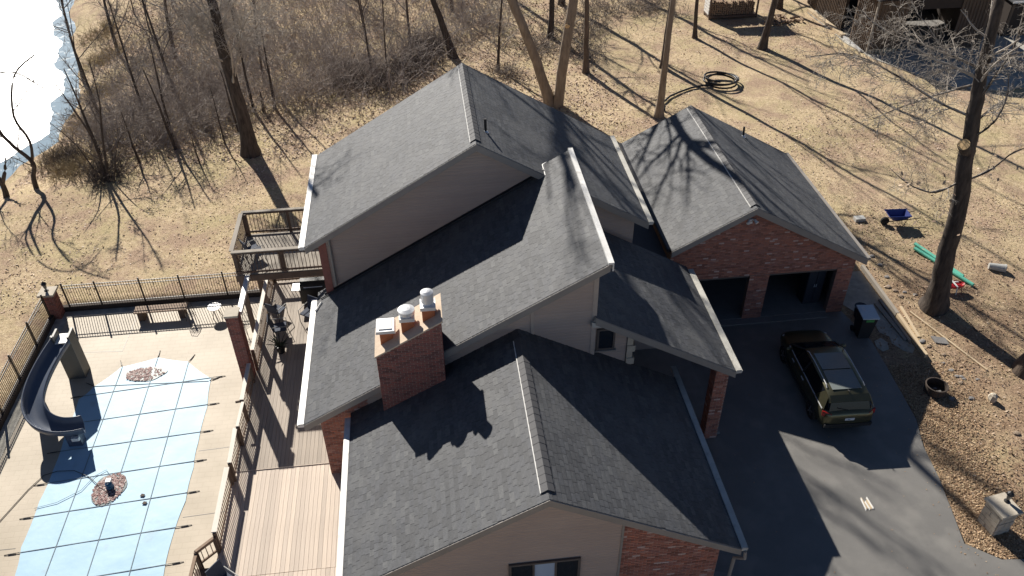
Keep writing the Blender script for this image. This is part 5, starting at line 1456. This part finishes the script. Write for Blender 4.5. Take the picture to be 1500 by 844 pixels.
tree('dark tree standing close behind the tan tree', [(16.3, 52.6, -.25), (16.35, 52.6, 3), (16.5, 52.6, 7), (16.4, 52.7, 14), (16.4, 52.7, 20)], .19, LV(12, 70, 260), 9, 'bark_dark', 'twig', .45)
tree('dark tree in front of the firewood rack', [(24.15, 54.85, -.25), (24.25, 54.8, 1.5), (24.4, 54.8, 3.3), (24.7, 54.9, 8), (24.6, 55, 15), (24.6, 55, 21)], .27, LV(14, 90, 320), 10, 'bark_dark', 'twig', .45)
tree('dark tree between the log heap and the shed', [(28.3, 62.6, -.25), (28.4, 62.6, 3), (28.5, 62.6, 8), (28.4, 62.8, 14)], .24, LV(12, 70, 250), 12, 'bark_dark', 'twig', .4)
# the big tree in the right foreground
RB = [(21.2, 25.75, -.25), (21.12, 25.75, .8), (20.95, 25.9, 2.8), (20.8, 26, 4.9), (20.45, 26.15, 7.2), (20.18, 26.3, 9.3), (20.12, 26.5, 10.5), (20.09, 26.8, 12.8), (20.2, 27.4, 16.5), (20.3, 28, 20)]
big = tree('big dark tree at the right with a pale sawn branch stub', RB, .42, [(12, (.1, .2), (.6, 1.2), .02, (.2, .35)), (200, (.25, .5), (.5, 1.2), -.03, (.3, .5)), (1300, (.3, .6), (.4, 1.2), -.05, (.4, .7)), (2600, (.4, .8), (.4, 1.2), -.04, (.5, .8))], 13, 'bark_dark', 'twig_pale', .55, taper=.25, limbs=[
    ([(20.25, 26.25, 8.6), (19.2, 27.2, 8.9), (17.9, 28.2, 9.6), (16.6, 29.4, 10.0), (15.4, 30.3, 9.6)],  .05),
    ([(20.1, 26.5, 10.4), (18.9, 28.0, 10.7), (17.6, 29.2, 10.9), (16.8, 30.2, 11.6)],  .05),
    ([(20.15, 26.4, 9.9), (19.6, 27.6, 9.0), (18.8, 28.6, 8.0), (18.2, 29.3, 7.2)], .05),
    ([(20.25, 26.2, 8.3), (21.2, 26.9, 8.4), (22.3, 27.8, 8.3), (23.6, 28.3, 8.0)], .06),
    ([(20.2, 26.3, 9.2), (20.3, 25.9, 10.5), (20.42, 25.7, 11.8), (20.2, 25.8, 13.5)], .06),
    ([(20.35, 26.1, 7.8), (20.7, 25.7, 8.6), (20.78, 25.6, 9.6), (20.5, 25.6, 10.6)], .045),
    ([(20.62, 26.1, 6.0), (19.6, 26.0, 5.55), (18.5, 26.2, 5.9), (17.6, 26.5, 6.6)], .035),
    ([(20.6, 26.1, 5.9), (21.6, 26.1, 6.3), (22.6, 26.4, 6.9), (23.6, 26.6, 7.0)], .05)])
t = MB(); t.tube([(20.48, 26.16, 7.2), (20.02, 25.93, 7.66)], [.28, .235], 14); st_ = t.build('branch_stub', M['bark_dark'], big)
t = MB(); t.tube([(20.02, 25.93, 7.66), (20.01, 25.925, 7.67)], [.225, .22], 14); t.build('sawn_face', M['cutwood'], st_)
tree('tree trunk at the right edge, leaning out of view', [(22.75, 21.55, -.25), (23.1, 21.7, 1.2), (23.6, 21.9, 3), (24.2, 22.2, 6), (25, 22.6, 11), (25.5, 23, 16)], .36, LV(10, 50, 200), 14, 'bark', 'twig', .5)
# pond-side trees
tree('twin stemmed tree nearest the pond at the left', [(-21.95, 43, -1.7), (-21.9, 43, -.5), (-21.6, 43, .5), (-22.2, 43, 1.55), (-22.6, 43, 2.6), (-22.4, 43.2, 4.5)], .15, LV(12, 80, 420), 15, 'bark_dark', 'twig_dark', .35, taper=.35,
     stems=[([(-21.7, 43, .3), (-21.3, 43, 1.8), (-21.6, 43, 3.3), (-20.9, 43.2, 5.4), (-19.6, 43.4, 6.4)], .085), ([(-22.2, 43, 1.5), (-22.9, 43, 3.2), (-22.3, 43.2, 5.2), (-20.8, 43.2, 5.6), (-19.5, 43.2, 4.4)], .06)])
tree('dark forked trunk at the left edge of the yard', [(-23.9, 43.2, -2.05), (-23.75, 43.2, -.9), (-24.1, 43.3, .8), (-24.8, 43.4, 3), (-25.2, 43.4, 6)], .17, LV(8, 50, 250), 16, 'bark_dark', 'twig_dark', .3,
     stems=[([(-23.75, 43.2, -.8), (-23.2, 43.1, .2), (-22.9, 43, .9)], .13)])
tree('clump of thin dark stems on the slope above the yard', [(-18.1, 42.9, -.95), (-17.95, 42.8, 1.5), (-18.3, 42.8, 3.2), (-18.9, 42.9, 5)], .085, LV(10, 90, 600), 17, 'bark_dark', 'twig_dark', .2,
     stems=[([(-17.9, 42.7, -.9), (-17.45, 42.8, 1.9), (-17.0, 42.8, 3.9), (-16.9, 43, 6)], .08), ([(-17.6, 42.6, -.9), (-16.9, 42.7, 1.2), (-16.2, 42.8, 2.2)], .045), ([(-18.3, 42.9, -.9), (-19.0, 42.9, 1.5), (-20.0, 42.9, 3)], .05)])
sap = [(-9.62, 50.85, 5.5, .10), (-10.3, 50.55, 1.4, .09), (-10.95, 50.75, 7, .10), (-14.9, 46.05, 5, .10), (-11.5, 47.95, 4.5, .08), (-12.1, 46.4, 3.5, .06), (-3.5, 55.1, 5, .09), (-16.7, 44.8, 3, .08), (-15.4, 47.6, 6, .1), (-13.2, 44.2, 2.5, .05), (-19.4, 46.5, 5, .1), (-20.3, 50.5, 6, .11)]
ORD = ['first', 'second', 'third', 'fourth', 'fifth', 'sixth', 'seventh', 'eighth', 'ninth', 'tenth', 'eleventh', 'twelfth']
sap.sort(key=lambda q: q[0] / q[1])
for i, (x, y, h, r) in enumerate(sap):
    z = float(hz(x, y)); dx = NR.uniform(-.12, .02) * h; dy = NR.uniform(0, .15) * h
    tree('thin bare sapling at the woods edge, %s from the pond side' % ORD[i], [(x, y, z), (x + dx * .3, y, z + h * .35), (x + dx * .55, y + dy * .5, z + h * .65), (x + dx, y + dy, z + h)], r, [(7, (.2, .5), (.5, 1.1), .02, (.4, .6)), (40, (.3, .6), (.4, 1.0), .01, (.5, .7)), (160, (.3, .7), (.4, 1.1), 0, (.6, .8))], 40 + i, 'bark_dark', 'twig', .3, 'saplings at the edge of the woods', 1.2, name='sapling')
tree('leaning dark trunk behind the highest ridge end', [(2.25, 56.4, -.3), (1.6, 56.6, 2.0), (.8, 56.9, 4.4), (-.6, 57.3, 8), (-1.8, 57.6, 13)], .27, LV(12, 70, 260), 60, 'bark_dark', 'twig', .35)
back = []
for i in range(24):
    for _ in range(40):
        x, y = NR.uniform(-25, 8), NR.uniform(50, 84)
        if x < -20 and y > 55 and x < -24 + (y - 50) * -.05: continue
        if all((x - a) ** 2 + (y - b) ** 2 > 6 for a, b in back): break
    back.append((x, y)); z = float(hz(x, y)); h = NR.uniform(7, 15); r = NR.uniform(.06, .15)
    dx = NR.uniform(-.15, .1) * h
    tree('bare tree deep in the left woods', [(x, y, z), (x + dx * .2, y, z + h * .3), (x + dx * .6, y + .3, z + h * .65), (x + dx, y + .5, z + h)], r, LV(13, 80, 330), 100 + i, 'bark' if i % 3 else 'bark_dark', ('twig', 'twig_dark', 'twig_pale', 'twig')[i % 4], .15, 'trees deep in the left woods', 1.3)
for i, (x, y, h) in enumerate(sorted([(11.5, 66, 14), (16.5, 70, 15), (5, 74, 15), (21, 74, 14), (13.5, 78, 14), (32, 76, 14), (9.5, 59, 11), (27, 72, 13)], key=lambda q: q[0] / q[1])):
    z = -.25; r = .12 + .01 * h
    tree('bare tree far beyond the yard behind the house, %s from the left' % ORD[i], [(x, y, z), (x + .1, y, z + h * .35), (x - .2, y, z + h * .7), (x, y, z + h)], r, LV(12, 60, 260), 200 + i, 'bark_dark', 'twig', .35, 'trees beyond the yard', 1.3)

# ------------------------------------------------------------------ brush, leaf litter and grass (nobody could count these)
def brush(name, label, centres, seed, m, n_stem, h, spread):
    rng = np.random.default_rng(seed); C_ = np.array(centres, float); N = n_stem
    ci = rng.choice(len(C_), N, p=C_[:, 2] / C_[:, 2].sum()); b = C_[ci, :2] + rng.normal(size=(N, 2)) * C_[ci, 2:3] * .5
    ok = ~((b[:, 0] > -5.2) & (b[:, 0] < 9) & (b[:, 1] < 47.0)); b = b[ok]; N = len(b)
    z = hz(b[:, 0], b[:, 1]); k = 6; P_ = np.empty((N, k, 3)); P_[:, 0] = np.c_[b, z - .05]
    d = np.c_[rng.normal(size=(N, 2)) * spread, np.ones(N)]; d /= np.linalg.norm(d, axis=1, keepdims=True); ln = rng.uniform(.4, 1, N) * h
    for j in range(1, k):
        d = d + rng.normal(size=(N, 3)) * .22 + np.array([0, 0, -.06]); d /= np.linalg.norm(d, axis=1, keepdims=True); P_[:, j] = P_[:, j - 1] + d * (ln / (k - 1))[:, None]
    Rr = rng.uniform(.010, .028, N)[:, None] * np.linspace(1, .35, k)[None]
    P2, R2 = branch_level(rng, P_, Rr, N * 4, .2, .95, (.3, .7), (.4, 1.2), -.02, (.5, .8), 4, .25)
    V1, Q1 = tubes(P_, Rr, 3); V2, Q2 = tubes(P2, R2, 3)
    o = obj(name, np_mesh(name, np.concatenate([V1, V2]), np.concatenate([Q1, Q2 + len(V1)]), M[m])); tag(o, label, 'brush', kind='stuff')


brush('undergrowth', 'tangled grey brown brush filling the left woods', [(-3, 54, 3.5), (-1, 57, 3), (-6, 57, 3.5), (1.5, 60, 3), (-9, 60, 4), (-13, 57, 4), (-17, 54, 4), (-19, 60, 4), (-13, 64, 4.5), (-5, 65, 5), (3, 68, 5), (-18, 68, 5), (-10, 72, 6), (-2, 75, 6), (5, 62, 2.5), (-15, 50.5, 2.6), (-12, 50.5, 2.2), (-17.5, 49, 2), (-8.5, 52.5, 2.6), (-6, 54, 2.6), (-19, 52, 2.2), (-13.5, 53, 3), (-19, 47.5, 1.8), (-16, 47, 1.8), (-20.5, 49.5, 1.6), (-13.5, 48.5, 1.8)], 21, 'brush_twig', 5600, 3.0, .55)
brush('undergrowth', 'dark thicket behind the roof on the slope', [(-3.2, 53.5, 2.2), (-.5, 55.6, 1.8), (-5, 55.2, 2.2), (.5, 58.5, 2), (-18.2, 43.5, 1.3), (-21, 46, 1.5)], 22, 'twig_dark', 1600, 1.5, .7)
brush('undergrowth', 'low dead weeds along the pond bank', [(-22, 47, 1.2), (-22, 52, 1.5), (-22.4, 57, 1.6), (-23.5, 63, 1.8), (-20.5, 44.5, 1.4), (-25, 68, 2)], 23, 'grass_dead', 1500, 1.0, .6) if 'grass_dead' in M else None
brush('undergrowth', 'thin brush under the trees behind the double trunk', [(8.5, 57, 2), (12, 60, 3), (5.5, 53, 1.2), (14, 64, 3), (11.5, 55.5, 1.5), (18, 64, 3)], 24, 'twig', 1300, 1.3, .7)


def scatter(name, label, N, xy, size, mat_, seed, flat=.5, tint=None, aspect=.6):
    rng = np.random.default_rng(seed); p = xy(rng, N); N = len(p)
    z = hzu(p[:, 0], p[:, 1]) + rng.uniform(.01, .05, N); th = rng.uniform(0, 6.283, N); s = rng.uniform(*size, N)
    a = np.c_[np.cos(th), np.sin(th), rng.normal(size=N) * flat]; b = np.c_[-np.sin(th), np.cos(th), rng.normal(size=N) * flat]
    c = np.c_[p, z]; e = s[:, None]; V = np.stack([c - a * e, c - b * e * aspect, c + a * e, c + b * e * aspect], 1).reshape(-1, 3)
    Q = np.arange(N * 4).reshape(N, 4); r = rng.random(N) if tint is None else tint(rng, p)
    tag(obj(name, np_mesh(name, V, Q, M[mat_], r)), label, kind='stuff')


def yard(rng, N, box, dens=None):
    x0, y0, x1, y1 = box; p = np.c_[rng.uniform(x0, x1, N), rng.uniform(y0, y1, N)]
    x, y = p[:, 0], p[:, 1]
    bad = (x > -17.3) & (x < -4.3) & (y < 31.4)
    bad |= (x > -4.9) & (x < 17.4) & (y < 34.3) & (y > 25.9)
    bad |= (x > -4.9) & (x < 9) & (y < 26)
    dx = np.interp(y, [8, 13.3, 13.6, 14.3, 15.2, 16.9, 18.3, 19.6, 22.4, 24, 29], [24, 24, 17, 16.1, 16.3, 16.65, 16.85, 17.25, 17.5, 17.6, 17.6])
    bad |= (x < dx) & (y < 26.3) & (x > 5)
    bad |= (x < 19.3) & (x > 17) & (y > 25.0) & (y < 28.8)
    bad |= (x > np.interp(y, [40, 44.4, 45.4, 48.2, 51.3, 62], [40, 36, 32.4, 31.2, 30.5, 30.1])) & (y > 42.5) & (y < 70)
    bad |= (hz(x, y) < -2.2)
    return p[~bad]


def clump(rng, p, sc, thr):
    f = np.zeros(len(p))
    for k in range(6):
        a = rng.uniform(0, 6.28); w_ = sc * rng.uniform(.6, 1.8); f += np.sin(p[:, 0] * math.cos(a) * w_ + p[:, 1] * math.sin(a) * w_ + rng.uniform(0, 6.28))
    return p[f / 2.4 + rng.normal(size=len(p)) * .6 > thr]


scatter('grass', 'short dry winter grass over the yard', 0, lambda g, n: clump(g, yard(g, 70000, (-24, 30.8, 46, 66)), .5, -.3), (.035, .08), 'grass', 31, .35, aspect=.2)
scatter('fallen_leaves', 'tan fallen leaves scattered through the yard and woods', 0, lambda g, n: clump(g, yard(g, 46000, (-24, 31, 30, 60)), .35, .1), (.03, .07), 'leaf_pale', 32, .35)
scatter('fallen_leaves', 'fallen leaves on the floor of the woods', 0, lambda g, n: yard(g, 26000, (-24, 44, 12, 80)), (.05, .10), 'leaf_pale', 33, .5)
scatter('fallen_leaves', 'thick drift of brown leaves along the driveway edge', 0, lambda g, n: (lambda p: p[np.abs(p[:, 0] - np.interp(p[:, 1], [12, 13.6, 15, 18, 21, 23], [18.0, 17.2, 16.9, 17.4, 18.1, 18.5])) < g.gamma(2, .5, len(p)) * 1.0])(yard(g, 80000, (16, 13.2, 22, 22.5))), (.022, .045), 'leaf_bright', 34, .35)
scatter('fallen_leaves', 'leaves and chips in the dirt right of the garage', 0, lambda g, n: yard(g, 9000, (17, 13, 32, 34)), (.03, .06), 'leaf', 35, .5)
scatter('grass', 'short dry grass right of the garage', 0, lambda g, n: clump(g, yard(g, 36000, (17, 13, 42, 42)), .6, -.2), (.03, .07), 'grass', 36, .35, aspect=.2)


rng = np.random.default_rng(91); N = 120; lx = rng.uniform(9.5, 17, N); ly = rng.uniform(13, 25, N); q = np.interp(ly, [13, 14.3, 15.2, 16.9, 18.3, 19.6, 22.4, 25], [17, 16, 16.2, 16.6, 16.8, 17.2, 17.4, 17.5]); k_ = rng.random(N) < .7
lx = np.where(k_, q - rng.gamma(1.2, .35, N), np.minimum(lx, q - .1)); th = rng.uniform(0, 6.28, N); sz = rng.uniform(.018, .034, N)[:, None]
a = np.c_[np.cos(th), np.sin(th), rng.normal(size=N) * .2] * sz; b = np.c_[-np.sin(th), np.cos(th), rng.normal(size=N) * .2] * sz * .6; c = np.c_[lx, ly, np.full(N, -.185)]
tag(obj('fallen_leaves', np_mesh('fallen_leaves', np.stack([c - a, c - b, c + a, c + b], 1).reshape(-1, 3), np.arange(N * 4).reshape(N, 4), M['leaf_bright'], rng.random(N))), 'few loose leaves blown onto the asphalt driveway', kind='stuff')


# a few brown leaves still hanging on the big tree
def hang(rng, N):
    c = np.array([(20.4, 26, 5.6), (18.6, 26.2, 5.9), (21.8, 26.2, 6.4), (19, 27.3, 8.6), (20.6, 26, 3.9)])
    return c[rng.integers(0, len(c), N)] + rng.normal(size=(N, 3)) * np.array([.6, .4, .35])


rng = np.random.default_rng(77); c = hang(rng, 90); N = len(c); th = rng.uniform(0, 6.28, N); a = np.c_[np.cos(th), np.sin(th), rng.normal(size=N) * .6] * .085; b = np.c_[-np.sin(th), np.cos(th), rng.normal(size=N) * .6] * .05
obj('dead_leaves', np_mesh('dead_leaves', np.stack([c - a, c - b, c + a, c + b], 1).reshape(-1, 3), np.arange(N * 4).reshape(N, 4), M['leaf'], rng.uniform(.5, 1, N)), big, (0, 0, 0), kind='stuff')

# ------------------------------------------------------------------ sky beyond
